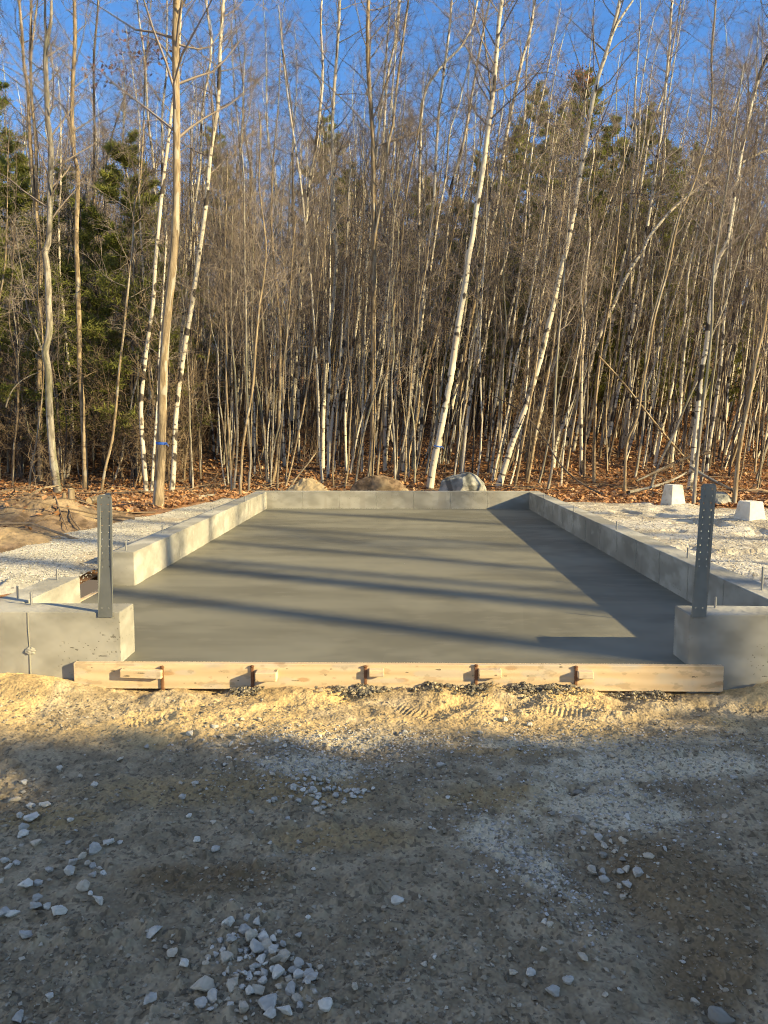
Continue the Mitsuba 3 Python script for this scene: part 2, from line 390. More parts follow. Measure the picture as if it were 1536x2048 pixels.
def crown(rng, pts, rad, start=0.4, n1=30, L=2.2, m2=6, m3=5, el=(25, 60), r2=0.0042, r3=0.0026, curl=0.5, end=1.0, l3=(0.15, 0.45), extra=None):
    pts = resample(np.column_stack([pts, rad]), 40)
    pts, rad = pts[:, :3], pts[:, 3]
    t = start + (end - start) * (np.arange(n1) + rng.random(n1)) / n1
    base, tdir = interp_rows(np.repeat(pts[None], 1, 0), t[None])
    base, tdir = base[0], tdir[0]
    rb = np.interp(t, np.linspace(0, 1, 40), rad)
    az = np.arange(n1) * 2.39996 + rng.random(n1) * 1.2
    e = np.radians(rng.uniform(*el, n1))
    d0 = np.stack([np.cos(e) * np.cos(az), np.cos(e) * np.sin(az), np.sin(e)], 1)
    d0 = unit(d0 + 0.3 * (tdir - [0, 0, 1]))
    prof = 1.0 - 0.72 * (t - start) / (1.0001 - start)
    L1 = L * prof * rng.uniform(0.55, 1.25, n1)
    K = 7
    P, d = [base], d0.copy()
    for k in range(K - 1):
        d = unit(d + np.array([0, 0, 1.0]) * (curl / K) * (1 if k < 4 else -0.6) + rng.normal(0, 0.13, d.shape))
        P.append(P[-1] + d * (L1 / (K - 1))[:, None])
    P1 = np.stack(P, 1)
    r1 = np.clip(rb * 0.38, 0.004, 0.022)
    R1 = r1[:, None] * np.linspace(1, 0.16, K)
    out = [tubes(P1, R1, 4)]
    f = rng.uniform(0.15, 1.0, (n1, m2))
    b2, pd = interp_rows(P1, f)
    d2 = unit(0.7 * pd + rng.normal(0, 0.5, pd.shape) + [0, 0, 0.12])
    L2 = np.clip((L1[:, None] * rng.uniform(0.22, 0.5, f.shape)) * (1.15 - 0.6 * f), 0.12, 1.6)
    b2, d2, L2 = b2.reshape(-1, 3), d2.reshape(-1, 3), L2.ravel()
    P, d = [b2], d2
    for k in range(3):
        d = unit(d + rng.normal(0, 0.18, d.shape))
        P.append(P[-1] + d * (L2 / 3)[:, None])
    P2 = np.stack(P, 1)
    out.append(tubes(P2, np.broadcast_to(r2 * np.linspace(1, 0.45, 4), (len(P2), 4)), 3))
    if m3:
        f = rng.uniform(0.15, 1.0, (len(P2), m3))
        b3, pd = interp_rows(P2, f)
        d3 = unit(0.6 * pd + rng.normal(0, 0.5, pd.shape) + [0, 0, 0.05])
        L3 = rng.uniform(*l3, f.shape)
        b3, d3, L3 = b3.reshape(-1, 3), d3.reshape(-1, 3), L3.ravel()
        mid = b3 + d3 * (L3 * 0.5)[:, None]
        tip = mid + unit(d3 + rng.normal(0, 0.25, d3.shape)) * (L3 * 0.5)[:, None]
        out.append(tubes(np.stack([b3, mid, tip], 1), np.broadcast_to(r3 * np.array([1, 0.8, 0.35]), (len(b3), 3)), 3))
    return join(out)


def box(x0, x1, y0, y1, z0, z1, b=0.004):
    c, h = np.array([(x0 + x1) / 2, (y0 + y1) / 2, (z0 + z1) / 2]), np.array([x1 - x0, y1 - y0, z1 - z0]) / 2
    v = []
    for s in np.ndindex(2, 2, 2):
        s = np.array(s) * 2 - 1
        for k in range(3):
            q = h - b
            q[k] = h[k]
            v.append(c + s * q)
    return trimesh.convex.convex_hull(np.array(v))


def rough_box(x0, x1, y0, y1, z0, z1, step=0.05, amp=0.002, seed=1, b=0.006):
    """A box of grid faces, its edges eased by b and its faces slightly uneven."""
    ax = []
    for lo, hi in ((x0, x1), (y0, y1), (z0, z1)):
        n = max(2, int((hi - lo) / step))
        ax.append(np.concatenate([[lo], np.linspace(lo + b, hi - b, n), [hi]]))
    V, F, n = [], [], 0
    for k in range(3):
        p, q = (k + 1) % 3, (k + 2) % 3
        for side in (0, -1):
            A, B = np.meshgrid(ax[p], ax[q], indexing='ij')
            v = np.zeros(A.shape + (3,))
            v[..., p], v[..., q], v[..., k] = A, B, ax[k][side]
            i, j = np.meshgrid(np.arange(len(ax[p]) - 1), np.arange(len(ax[q]) - 1), indexing='ij')
            a = (i * len(ax[q]) + j).ravel()
            quad = np.stack([a, a + len(ax[q]), a + len(ax[q]) + 1, a + 1], 1)
            if side == 0:
                quad = quad[:, ::-1]
            V.append(v.reshape(-1, 3)); F.append(np.vstack([quad[:, [0, 1, 2]], quad[:, [0, 2, 3]]]) + n)
            n += v.shape[0] * v.shape[1]
    m = trimesh.Trimesh(np.vstack(V), np.vstack(F), process=True)
    m.merge_vertices()
    v = np.array(m.vertices)
    lo, hi = np.array([x0, y0, z0]), np.array([x1, y1, z1])
    atlo, athi = np.abs(v - lo) < 1e-6, np.abs(v - hi) < 1e-6
    two = (atlo | athi).sum(1) >= 2
    r = 0.35 * b * (0.4 + 1.6 * meshkit.noise(v * 23.0 + 40, seed))[:, None]
    v = v + np.where(two[:, None], atlo * r - athi * r, 0)
    nz = (meshkit.fbm(v * 6.0 + 20, 4, seed) - 0.5) * amp * 2
    v = v + np.where(two[:, None], 0, (athi * 1.0 - atlo)) * nz[:, None]
    m.vertices = v
    return m


def grid(xs, ys, hf, keep=None):
    X, Y = np.meshgrid(xs, ys)
    Z = hf(X, Y)
    V = np.stack([X, Y, Z], -1).reshape(-1, 3)
    nx = len(xs)
    i, j = np.meshgrid(np.arange(len(ys) - 1), np.arange(nx - 1), indexing='ij')
    a = (i * nx + j).ravel()
    q = np.stack([a, a + 1, a + nx + 1, a + nx], 1)
    if keep is not None:
        c = V[q].mean(1)
        q = q[keep(c[:, 0], c[:, 1])]
    return V, np.vstack([q[:, [0, 1, 2]], q[:, [0, 2, 3]]])


def span(*segs):
    """span(a, n1, b, n2, c ...): grid lines."""
    out = [np.array([segs[0]], float)]
    for k in range(1, len(segs), 2):
        out.append(np.linspace(out[-1][-1], segs[k + 1], segs[k] + 1)[1:])
    return np.concatenate(out)


def hull_rock(rng, n=13, squash=0.7, sub=0):
    p = unit(rng.normal(size=(n, 3))) * rng.uniform(0.75, 1.05, (n, 1)) * [1, rng.uniform(0.65, 1), squash * rng.uniform(0.7, 1.1)]
    m = trimesh.convex.convex_hull(p)
    return m


# ------------------------------------------------------------------ ground
rng = np.random.default_rng(11)
WX0, WX1, WT, WZ = -2.147, 2.18, 0.195, 0.277       # inner faces of the side walls, wall thickness, top of the walls
YF, YB = 3.965, 12.32                               # front face of the stubs, inner face of the back wall
GAP0, GAP1 = 4.98, 6.03                            # door opening in the left wall


def yard_h(x, y):
    z = terrain(x, y)
    near = ss(0.5, 1.5, y)
    z = z + 0.030 * fb(x, y, 4.0, 3, 21) + (0.022 * fb(x, y, 11.0, 3, 22) + 0.018 * fb(x, y, 30.0, 3, 23)) * near
    crumb = np.clip(meshkit.noise(np.stack([x * 60 + 9, y * 60, 0 * x], -1)) - 0.55, 0, 1)
    z = z + 0.026 * crumb * near * (1 - 0.75 * ss(3.2, 3.5, y))
    clod = np.clip(meshkit.noise(np.stack([x * 26 + 5, y * 26, 0 * x + 2], -1)) - 0.62, 0, 1) * np.clip(fb(x, y, 2.0, 2, 24) * 4 + .6, 0, 1)
    z = z + 0.055 * clod * near * (1 - 0.5 * ss(3.2, 3.5, y))
    # wheel rut running away to the right, and the shoulder beside it
    a, b = gp(1240, 1740), gp(1500, 1990)
    ax, ay = b[0] - a[0], b[1] - a[1]
    ln = math.hypot(ax, ay)
    d = ((x - a[0]) * ay - (y - a[1]) * ax) / ln
    s = ((x - a[0]) * ax + (y - a[1]) * ay) / ln
    m = ss(-0.5, 0.1, s) * (1 - ss(0.9, 1.5, s))
    z = z - 0.035 * np.exp(-((d - 0.10) / 0.12) ** 2) * m + 0.02 * np.exp(-((d + 0.16) / 0.12) ** 2) * m
    # trampled, lumpy sand by the form board
    sandy = ss(3.27, 3.52, y)
    z = z + sandy * (0.03 * fb(x, y, 6.0, 3, 31) + 0.012 * np.abs(fb(x, y, 20.0, 2, 32)))
    z = z + 0.10 * np.exp(-((x + 2.05) / 0.42) ** 2 - ((y - 3.88) / 0.17) ** 2) + 0.085 * np.exp(-((x - 2.02) / 0.20) ** 2 - ((y - 3.88) / 0.10) ** 2)
    z = z + 0.055 * np.exp(-((x - 0.35) / 1.15) ** 4 - ((y - 3.90) / 0.075) ** 2) * np.clip(0.55 + 2.2 * fb(x, y, 5.0, 3, 8), 0, 1.4)
    z = z + 0.04 * np.exp(-((x + 1.2) / 0.16) ** 2 - ((y - 3.82) / 0.09) ** 2) + 0.03 * np.exp(-((x - 1.15) / 0.2) ** 2 - ((y - 3.65) / 0.05) ** 2)
    # boot treads pressed into the damp sand
    for (u, v, a) in ((1060, 1405, .5), (1130, 1425, -.3), (1250, 1412, .9), (1330, 1400, .2), (900, 1420, .7), (830, 1425, -.5), (1400, 1420, .6), (300, 1440, .4), (230, 1470, -.4), (560, 1415, .8)):
        qx, qy = gp(u, v)
        c, s_ = math.cos(a), math.sin(a)
        e, f_ = (x - qx) * c + (y - qy) * s_, -(x - qx) * s_ + (y - qy) * c
        z = z + np.exp(-(e / .13) ** 4 - (f_ / .05) ** 4) * (0.005 * np.sin(e * 260) - 0.012)
    for (u, v, r) in ((1010, 1415, .05), (1340, 1432, .09), (430, 1385, .05), (690, 1400, .06), (1150, 1580, .05), (330, 1490, .1)):
        qx, qy = gp(u, v)
        z = z - 0.03 * np.exp(-((x - qx) / (r * 1.4)) ** 2 - ((y - qy) / (r * 0.7)) ** 2)
    return z


xs = span(-150, 6, -30, 10, -8, 24, -3.0, 20, -2.7, 620, 2.7, 20, 3.0, 24, 8, 10, 30, 6, 150)
ys = span(-150, 6, -30, 10, -6, 20, 0.6, 16, 1.4, 340, 3.99)
scene['ground'] = ply(grid(xs, ys, yard_h), 'm_yard', smooth=True)
tag('ground', kind='structure')


def floor_keep(x, y):
    return ~((x > WX0 - 0.1) & (x < WX1 + 0.1) & (y > 4.1) & (y < YB + 0.1)) & ~((x > WX0 - 0.3) & (x < WX0) & (y > GAP0 - 0.5) & (y < GAP1 + 0.5) & (x > WX0 - WT - 0.05))


def floor_h(x, y):
    return terrain(x, y) + 0.03 * fb(x, y, 3.0, 3, 41) * ss(12.5, 14, y) - 0.05 * (y < 4.2)


xs = span(-150, 8, -40, 20, -16, 66, -6, 50, WX0 - 0.1, 44, WX1 + 0.1, 50, 6.2, 60, 16, 20, 40, 8, 150)
ys = span(3.95, 30, YB + 0.1, 90, 24, 50, 40, 15, 75, 5, 150)
scene['forest_floor'] = ply(grid(xs, ys, floor_h, floor_keep), 'm_floor', smooth=True)
tag('forest_floor', kind='structure')

# pale crushed stone strip along the left wall, light gravel pad beyond the right wall, soil bank at the left
def path_edge(y):
    return np.interp(y, [4.2, 5.6, 6.6, 8.0, 9.4, 11.0, 12.6], [-6.0, -5.2, -3.75, -3.75, -3.5, -3.2, -2.95])


def path_h(x, y):
    e = x - path_edge(y) + 0.35 * fb(x, y, 1.8, 3, 51)
    m = ss(-0.05, 0.22, e) * (1 - ss(12.3, 12.7, y + 0.4 * fb(x, y, 2.0, 2, 53))) * ss(5.1, 5.7, y - 0.55 * (x + 2.6) * (x > -2.9) + 0.3 * fb(x, y, 2.5, 2, 52))
    return terrain(x, y) - 0.05 + 0.10 * m + (0.012 * fb(x, y, 14.0, 3, 54) + 0.02 * fb(x, y, 4, 2, 55)) * m


scene['gravel_path'] = ply(grid(np.linspace(-6.2, WX0 - 0.12, 170), np.linspace(4.3, 12.9, 300), path_h, lambda x, y: ~((x > WX0 - WT - 0.08) & (y > GAP0 - 0.2) & (y < GAP1 + 0.2))), 'm_gravel', smooth=True)
tag('gravel_path', kind='structure')


def pad_h(x, y):
    far = 11.45 - 0.36 * (x - 2.4)
    m = 1 - ss(-0.25, 0.2, y - far + 0.5 * fb(x, y, 1.6, 3, 61))
    z = terrain(x, y) - 0.05 + 0.13 * m + (0.03 * fb(x, y, 5.0, 3, 62) + 0.03 * np.abs(fb(x, y, 12.0, 3, 63))) * m
    z = z - 0.035 * ss(.58, .72, meshkit.noise(np.stack([x * 3.4 + 9, y * 3.4, 0 * x + 4], -1))) * m
    for (px_, py_, r) in ((3.95, 10.75, 0.45), (4.07, 8.5, 0.5)):
        z = z + 0.07 * np.exp(-((x - px_) ** 2 + (y - py_) ** 2) / r ** 2)
    return z


scene['gravel_pad'] = ply(grid(np.linspace(WX1 + 0.12, 9.0, 260), np.linspace(3.9, 12.4, 300), pad_h), 'm_pad', smooth=True)
tag('gravel_pad', kind='structure')


MOUNDS = []


def surface(x, y):
    z = terrain(x, y)
    for cx, cy, rx, ry, hf in MOUNDS:
        X, Y = (x - cx) / rx, (y - cy) / ry
        k = (np.abs(X) < 1.6) & (np.abs(Y) < 1.6)
        z = np.where(k, np.maximum(z, hf(X, Y)), z)
    return z


def mound(name, u, v, y, rx, ry, h, mtl, seed, n=130):
    c = at_y(u, v, y)
    q = np.linspace(-1.6, 1.6, n)

    def hf(X, Y):
        r2 = (X / 1.0) ** 2 + (Y / 1.0) ** 2
        x, yy = c[0] + X * rx, c[1] + Y * ry
        k = np.exp(-r2 * 1.4)
        return terrain(x, yy) - 0.04 - 0.12 * ss(1.2, 1.6, np.sqrt(r2)) + h * k * (1 + 1.5 * fb(x, yy, 2.2, 4, seed)) + 0.10 * fb(x, yy, 5, 3, seed + 2) * ss(1.5, .9, np.sqrt(r2)) + (0.3 * h * fb(x, yy, 9, 3, seed + 1) + 0.09 * fb(x, yy, 22, 3, seed + 4) + 0.10 * np.abs(fb(x, yy, 6, 3, seed + 6))) * k

    MOUNDS.append((c[0], c[1], rx, ry, hf))
    V, F = grid(q, q, hf)
    V = V * [rx, ry, 1] + [c[0], c[1], 0]
    scene[name] = ply((V, F), mtl, smooth=True)
    tag(name, kind='structure')


mound('soil_mound', 60, 1045, 9.2, 1.15, 1.15, 0.34, 'm_soil', 71)
mound('soil_mound_001', 10, 1090, 7.6, 0.9, 0.7, 0.16, 'm_soil', 75)
mound('sand_mound', 616, 985, 13.2, 0.55, 0.34, 0.33, 'm_sand', 73)
mound('sand_mound_001', 795, 985, 13.3, 0.30, 0.3, 0.30, 'm_sand', 77)

# ------------------------------------------------------------------ slab
V, F = grid(span(WX0 - WT, 8, WX0, 40, WX1), span(YF, 10, GAP0, 10, GAP1, 40, YB), lambda x, y: 0 * x, lambda x, y: (x > WX0) | ((y > GAP0) & (y < GAP1)))
scene['wet_slab'] = ply((V, F), 'm_slab', smooth=True)
tag('wet_slab', kind='structure')

# ------------------------------------------------------------------ foundation walls
fw = 'foundation_wall'
YS = 4.18
tag(fw, 'long pale concrete foundation wall around the back and right of the wet slab, ending in the right front stub', 'foundation wall')
part(fw, 'wall', ply(rough_box(WX0 - WT, WX0, GAP1, YB, -0.4, WZ, 0.06, 0.002, 3), 'm_conc', smooth=25))
part(fw, 'wall', ply(rough_box(WX0 - WT, WX1 + WT, YB, YB + WT, -0.4, WZ + 0.004, 0.07, 0.002, 4), 'm_conc', smooth=25))
part(fw, 'wall', ply(rough_box(WX1, WX1 + WT, YS, YB, -0.4, WZ, 0.07, 0.002, 5), 'm_conc', smooth=25))
part(fw, 'wall', ply(rough_box(1.572, WX1 + WT, YF, YS, -0.4, WZ + 0.003, 0.03, 0.002, 6), 'm_conc', smooth=25))
fl = 'foundation_wall_001'
tag(fl, 'short concrete foundation corner at the left front, cut off by the door gap', 'foundation wall')
part(fl, 'wall', ply(rough_box(WX0 - WT, -1.50, YF, YS, -0.4, WZ + 0.003, 0.03, 0.002, 7), 'm_conc', smooth=25))
part(fl, 'wall', ply(rough_box(WX0 - WT, WX0, YS, GAP0, -0.4, WZ, 0.05, 0.002, 8), 'm_conc', smooth=25))


def seam(owner, x, y, axis, z0=0.0, z1=WZ - 0.006, w=0.004):
    """A thin proud fin that the gap between two form panels left."""
    zz = np.linspace(z0, z1, 7)
    r = np.random.default_rng(int(abs(x * 1000 + y * 317)) + 3)
    P = np.stack([np.full(7, x), np.full(7, y), zz], 1) + r.normal(0, 0.0012, (7, 3)) * [axis != 'x', axis == 'x', 0]
    part(owner, 'form_seam', ply(tubes(P[None], (w * r.uniform(0.6, 1.3, 7))[None], 6), 'm_seam', smooth=True))


for y in np.arange(4.95, 12.3, 0.61):
    seam(fw, WX1, y, 'x')
for y in np.arange(7.3, 12.3, 1.22):
    seam(fw, WX0, y, 'x', w=0.003)
for x in np.arange(-1.55, 2.1, 0.61):
    seam(fw, x, YB, 'y', w=0.0035)
sx = at_y(59, 1300, YF)[0]
seam(fl, sx, YF, 'y', -0.25, WZ, 0.005)
tie = trimesh.creation.icosphere(subdivisions=3)
tie.vertices = tie.vertices * [0.026, 0.012, 0.02] * (0.7 + 0.7 * meshkit.noise(tie.vertices * 3.0 + 9))[:, None] + at_y(61, 1301, YF)
part(fl, 'tie_lump', ply(tie, 'm_conc', smooth=True))


def bolt(owner, u, v, z=WZ, h=0.085, r=0.007):
    d = ray(u, v)
    p = EYE + d * ((z - EYE[2]) / d[2])
    add_bolt(owner, p[0], p[1], z, h, r)


def add_bolt(owner, x, y, z=WZ, h=0.085, r=0.007):
    zs = np.arange(-0.01, h, 0.004)
    rr = r * (1 - 0.10 * (np.arange(len(zs)) % 2))
    P = np.stack([np.full(len(zs), x), np.full(len(zs), y), z + zs], 1)
    V, F = tubes(np.vstack([P, P[-1:] + [0, 0, 0.0015]])[None], np.append(rr, 0.0004)[None], 10)
    part(owner, 'anchor_bolt', ply((V, F), 'm_bolt', smooth=40))


for u, v in ((252, 1101), (325, 1066), (425, 1026), (490, 1003), (1088, 997), (1148, 1024), (1233, 1059), (1375, 1116)):
    bolt(fw, u, v)
bolt(fw, 1430, 1217, h=0.07)
add_bolt(fw, WX1 + 0.09, 4.62, h=0.15)
for u, v, h in ((115, 1160, .075), (36, 1197, .075), (63, 1211, .075)):
    bolt(fl, u, v, h=h)


def strap(u_bot, u_top, v_top, label, seed):
    r = np.random.default_rng(seed)
    w, y = 0.0785, YF - 0.004
    pb, pt = at_y(u_bot, 1234, y), at_y(u_top, v_top, y)
    hgt = pt[2] - pb[2]
    pl = Polygon([(-w / 2, 0), (w / 2, 0), (w / 2, hgt - 0.012), (w / 2 - 0.012, hgt), (-w / 2 + 0.012, hgt), (-w / 2, hgt - 0.012)])
    k = 0
    for zz in np.arange(0.05, hgt - 0.01, 0.0375):
        if 0.06 < zz < 0.24:
            continue
        o = 0.004 * (k % 2)
        for x in (-0.019 + o, 0.019 + o):
            pl = pl.difference(Point(x, zz).buffer(0.0036, 5))
        k += 1
    m = trimesh.creation.extrude_polygon(pl, 0.0032, engine='earcut')
    V = np.array(m.vertices)
    lean = (pt[0] - pb[0]) / hgt
    bow = 0.006 * np.sin(V[:, 1] / hgt * 3.1)
    V = np.stack([pb[0] + V[:, 0] + V[:, 1] * lean, y - V[:, 2] + bow, pb[2] + V[:, 1]], 1)
    root = new('steel_strap')
    tag(root, label, 'metal strap')
    part(root, 'plate', ply(trimesh.Trimesh(V, m.faces, process=False), 'm_steel'))
    # embossed ridge lip along one long edge
    zz = np.linspace(0.0, hgt - 0.02, 24)
    P = np.stack([pb[0] + w / 2 - 0.001 + zz * lean, y - 0.0016 + 0.006 * np.sin(zz / hgt * 3.1), pb[2] + zz], 1)
    part(root, 'edge_lip', ply(tubes(P[None], np.full((1, 24), 0.0023), 6), 'm_steel', smooth=True))


strap(211, 209, 990, 'upright perforated steel strap standing in the left front stub', 3)
strap(1397, 1418, 967, 'upright perforated steel strap standing in the right front stub', 4)

# tapered concrete piers on the gravel pad
def pier(u0, u1, v_base, v_top, y, label):
    a, b = at_y(u0, v_base, y), at_y(u1, v_base, y)
    t = at_y(u0, v_top, y)
    w, h = (b[0] - a[0]) * 0.96, (t[2] - a[2]) * 0.97
    c = (a + b) / 2
    root = new('concrete_pier')
    tag(root, label, 'concrete pier')
    sc = Polygon([(-.5, -.5), (.5, -.5), (.5, .5), (-.5, .5)]).buffer(-0.05).buffer(0.05, 4)
    pts = np.array(sc.exterior.coords)[:-1]
    rows = [(1.08, -0.12), (1.0, 0.0), (0.74, h - 0.012), (0.70, h)]
    V = np.vstack([np.column_stack([pts * s * w, np.full(len(pts), z)]) for s, z in rows])
    m = trimesh.convex.convex_hull(V)
    v, f = trimesh.remesh.subdivide_to_size(m.vertices, m.faces, 0.04)
    m = trimesh.Trimesh(v, f); m.merge_vertices()
    m.vertices += m.vertex_normals * ((meshkit.fbm(m.vertices * 9 + 20, 3, 5) - .5)[:, None] * .006)
    ca, sa = math.cos(0.32), math.sin(0.32)
    R = np.array([[ca, -sa, 0], [sa, ca, 0], [0, 0, 1]])
    m.vertices = m.vertices @ R.T + [c[0], y + w * 0.5, a[2]]
    part(root, 'block', ply(m, 'm_pier', smooth=40))


pier(1334, 1370, 1008, 969, 10.55, 'tapered white concrete pier far back on the gravel, just left of the tall steel strap')
pier(1486, 1533, 1047, 1003, 8.35, 'tapered white concrete pier nearer at the right edge of the gravel')

# ------------------------------------------------------------------ form board, blocks and stakes
fbk = 'form_board'
tag(fbk, 'long raw wooden form board edging the front of the wet slab', 'board')
by0, by1 = YF - 0.042, YF - 0.001
bz = at_y(793, 1329.5, by0)[2]
bx0, bx1 = at_y(147, 1350, by0)[0], at_y(1448, 1350, by0)[0]
bd = box(bx0, bx1, by0, by1, bz - 0.142, bz, 0.004)
part(fbk, 'plank', ply(bd, 'm_wood'))
for (u0, u1, v0, v1, d, rot) in ((240, 322, 1341, 1357, .036, -.03), (510, 552, 1347, 1364, .075, 0), (738, 768, 1340, 1354, .035, 0), (958, 1003, 1340, 1357, .04, .03), (1157, 1188, 1345, 1358, .045, 0)):
    a, b = at_y(u0, v1, by0 - d), at_y(u1, v0, by0 - d)
    m = box(-(b[0] - a[0]) / 2, (b[0] - a[0]) / 2, -d / 2, d / 2, -(b[2] - a[2]) / 2, (b[2] - a[2]) / 2, 0.003)
    m.apply_transform(trimesh.transformations.rotation_matrix(-rot, [0, 1, 0]))
    m.apply_translation([(a[0] + b[0]) / 2, by0 - d / 2 - 0.001, (a[2] + b[2]) / 2])
    part(fbk, 'block', ply(m, 'm_wood'))
f2 = 'form_board_001'
tag(f2, 'thin wooden form strip closing the slab edge in the left door gap', 'board')
part(f2, 'plank', ply(box(WX0 - WT - 0.045, WX0 - WT - 0.002, GAP0 - 0.04, GAP1 + 0.02, -0.12, 0.004, 0.004), 'm_wood'))
for i, (u, v0, v1, who) in enumerate(((325, 1334, 1378, 'leftmost of the five along the board'), (505, 1333, 1380, 'second from the left along the board'), (731, 1333, 1376, 'in the middle of the board'), (952, 1331, 1374, 'fourth from the left along the board'), (1152, 1334, 1364, 'rightmost of the five along the board'))):
    a, b = at_y(u, v1, by0 - 0.01), at_y(u, v0, by0 - 0.01)
    st = new('form_stake')
    tag(st, 'rusty steel form stake, ' + who, 'stake')
    m = rough_box(a[0] - 0.0085, a[0] + 0.0085, by0 - 0.011, by0 - 0.002, a[2] - 0.12, b[2], 0.012, 0.002, 20 + i, 0.003)
    part(st, 'bar', ply(m, 'm_rust', smooth=40))
    cap = trimesh.creation.icosphere(subdivisions=2)
    cap.vertices = cap.vertices * [0.011, 0.009, 0.006] * (0.8 + 0.5 * meshkit.noise(cap.vertices * 2.5 + i))[:, None] + [a[0], by0 - 0.008, b[2]]
    part(st, 'head', ply(cap, 'm_rust', smooth=True))

# ------------------------------------------------------------------ trees
def trace(pts, w0, w1, y, rng, top=None, wob=0.05):
    """A trunk whose outline in the photograph is the pixel polyline pts, standing y metres away; widths in pixels."""
    pts = np.array(pts, float)
    if top is not None:                        # goes on above the frame
        d = pts[-1] - pts[-2]
        d = d / abs(d[1])
        k = np.array([0.35, 0.7, 1.0]) * top
        pts = np.vstack([pts, pts[-1] + np.outer(k, [d[0] * 0.8, -1.0])])
    f = np.linspace(0, 1, len(pts))
    yy = y + wob * np.interp(f, np.linspace(0, 1, 6), np.concatenate([[0], rng.normal(0, 1, 5)]))
    P = np.array([at_y(u, v, q) for (u, v), q in zip(pts, yy)])
    zz = (P[:, 2] - P[0, 2]) / (P[-1, 2] - P[0, 2] + 1e-9)
    w = np.interp(np.arange(len(pts)) if top is None else np.arange(len(pts)), [0, (len(pts) - 1 if top is None else len(pts) - 4), len(pts)], [w0, w1, w1 * 0.45])
    R = w / FOC * y / 2 * 0.93
    return P, R


def sink(P, R):
    """Lets the foot go a little into the ground."""
    g = terrain(P[0, 0], P[0, 1])
    d = unit(P[1] - P[0])
    foot = P[0] + d * ((g - 0.06 - P[0, 2]) / max(d[2], 0.3))
    return np.vstack([foot, P]) if foot[2] < P[0, 2] - 0.02 else P, (np.append(R[0], R) if foot[2] < P[0, 2] - 0.02 else R)


def hero(kind, mtl, label, pts, w0, w1, y=None, top=None, forks=(), start=0.42, n1=26, L=1.7, m2=6, m3=4, twig='m_twig', seed=0, group=None, el=(20, 60)):
    r = np.random.default_rng(1000 + seed + int(pts[0][0] * 7))
    if y is None:
        y = on_ground(*pts[0])[1]
    P, R = trace(pts, w0, w1, y, r, top)
    P, R = sink(P, R)
    n = max(24, int(len(P) * 5))
    q = resample(np.column_stack([P, R]), n)
    lines = [(q[:, :3], q[:, 3])]
    root = new(kind)
    tag(root, label, 'tree', group)
    cr = [crown(r, q[:, :3], q[:, 3], start, int(n1 * 1.3), L, m2, m3, el, 0.0038, 0.0024)]
    for fp, fa, fbw in forks:
        fP, fR = trace(fp, fa, fbw, y, r, 260 if fp[-1][1] < 5 else None, 0.03)
        fq = resample(np.column_stack([fP, fR]), 24)
        lines.append((fq[:, :3], fq[:, 3]))
        cr.append(crown(r, fq[:, :3], fq[:, 3], 0.25, 10, L * 0.7, m2, m3, el))
    V, F, U = stem(lines, 10, 0.25, 0.15, r)
    part(root, 'trunk', ply((V, F), mtl, smooth=True, uv=U))
    part(root, 'crown', ply(join(cr), twig, smooth=True))
    return P, R, y


BT, TT, GT, DT = ('birch_tree', 'm_birch'), ('bare_tree', 'm_bark_tan'), ('bare_tree', 'm_bark_grey'), ('bare_tree', 'm_bark_dark')
hero(*GT, 'thick wavy grey trunk at the far left that forks at the top of the frame', [(116, 988), (104, 895), (99, 816), (96, 737), (91, 711), (99, 658), (96, 553), (90, 500), (95, 495), (100, 365), (101.5, 286), (95, 234), (91, 130), (95, 70)], 16, 9, forks=[([(95, 75), (90, 40), (90, 0)], 5, 4), ([(95, 75), (102, 40), (103, 0)], 7, 5)], start=.6, n1=14, L=2.2, seed=1)
hero(*TT, 'smooth tan trunk standing just left of the left steel strap', [(171, 982), (169, 895), (165, 816), (159.5, 737), (158, 658), (155.5, 553), (153, 500), (155, 338), (148.5, 312), (144.5, 247), (146, 156), (150, 78), (149, 0)], 12, 7, top=420, start=.45, n1=26, L=1.9, seed=2)
tape_tree = hero(*TT, 'thick straight brown trunk with a blue tape band near its foot', [(316, 1015), (320, 948), (323, 869), (325.6, 764), (332, 658), (343, 553), (348, 500), (353, 390), (353, 260), (351.5, 130), (351, 65), (353, 0)], 22, 13, top=520, start=.5, n1=26, L=2.2, seed=3)
hero(*BT, 'white birch leaning right just right of the thick brown taped trunk', [(344, 983), (348, 922), (351, 843), (356, 790), (369, 698), (380, 632), (390, 566), (399.5, 500), (412.5, 404), (419, 325), (428, 260), (435, 221), (440, 104), (444, 39), (447, 0)], 11, 7, top=420, start=.48, n1=24, L=1.9, seed=4)
hero(*BT, 'white birch passing behind the top of the taped brown trunk', [(293, 988), (286, 895), (282, 830), (287, 750), (295, 685), (306, 605), (311, 526), (322, 404), (329, 338), (336, 286), (344, 213), (352, 170), (358, 100), (362, 0)], 10, 5, top=380, start=.5, n1=22, L=1.6, seed=5)
hero(*BT, 'thin white birch stem wedged between the birch and the taped brown trunk', [(303, 988), (308.5, 895), (314, 816), (317, 737), (322, 650), (328, 560), (333, 470)], 6, 3, start=.5, n1=12, L=1.0, seed=6)
hero('bare_tree', 'm_bark_tan', 'cream twin-stemmed trunk behind the wavy grey trunk at far left', [(81, 962), (80, 869), (79, 764), (80, 632), (80, 500), (70, 404), (64, 338), (58.6, 260), (56, 182), (48, 130), (43, 52), (38, 0)], 11, 5, top=330, forks=[([(76, 400), (74, 385), (71.6, 286), (62.5, 182), (61, 117), (62.5, 0)], 7, 5), ([(61.5, 140), (63, 104), (70, 39), (75.5, 0)], 4, 3)], start=.55, n1=20, L=1.7, seed=7)
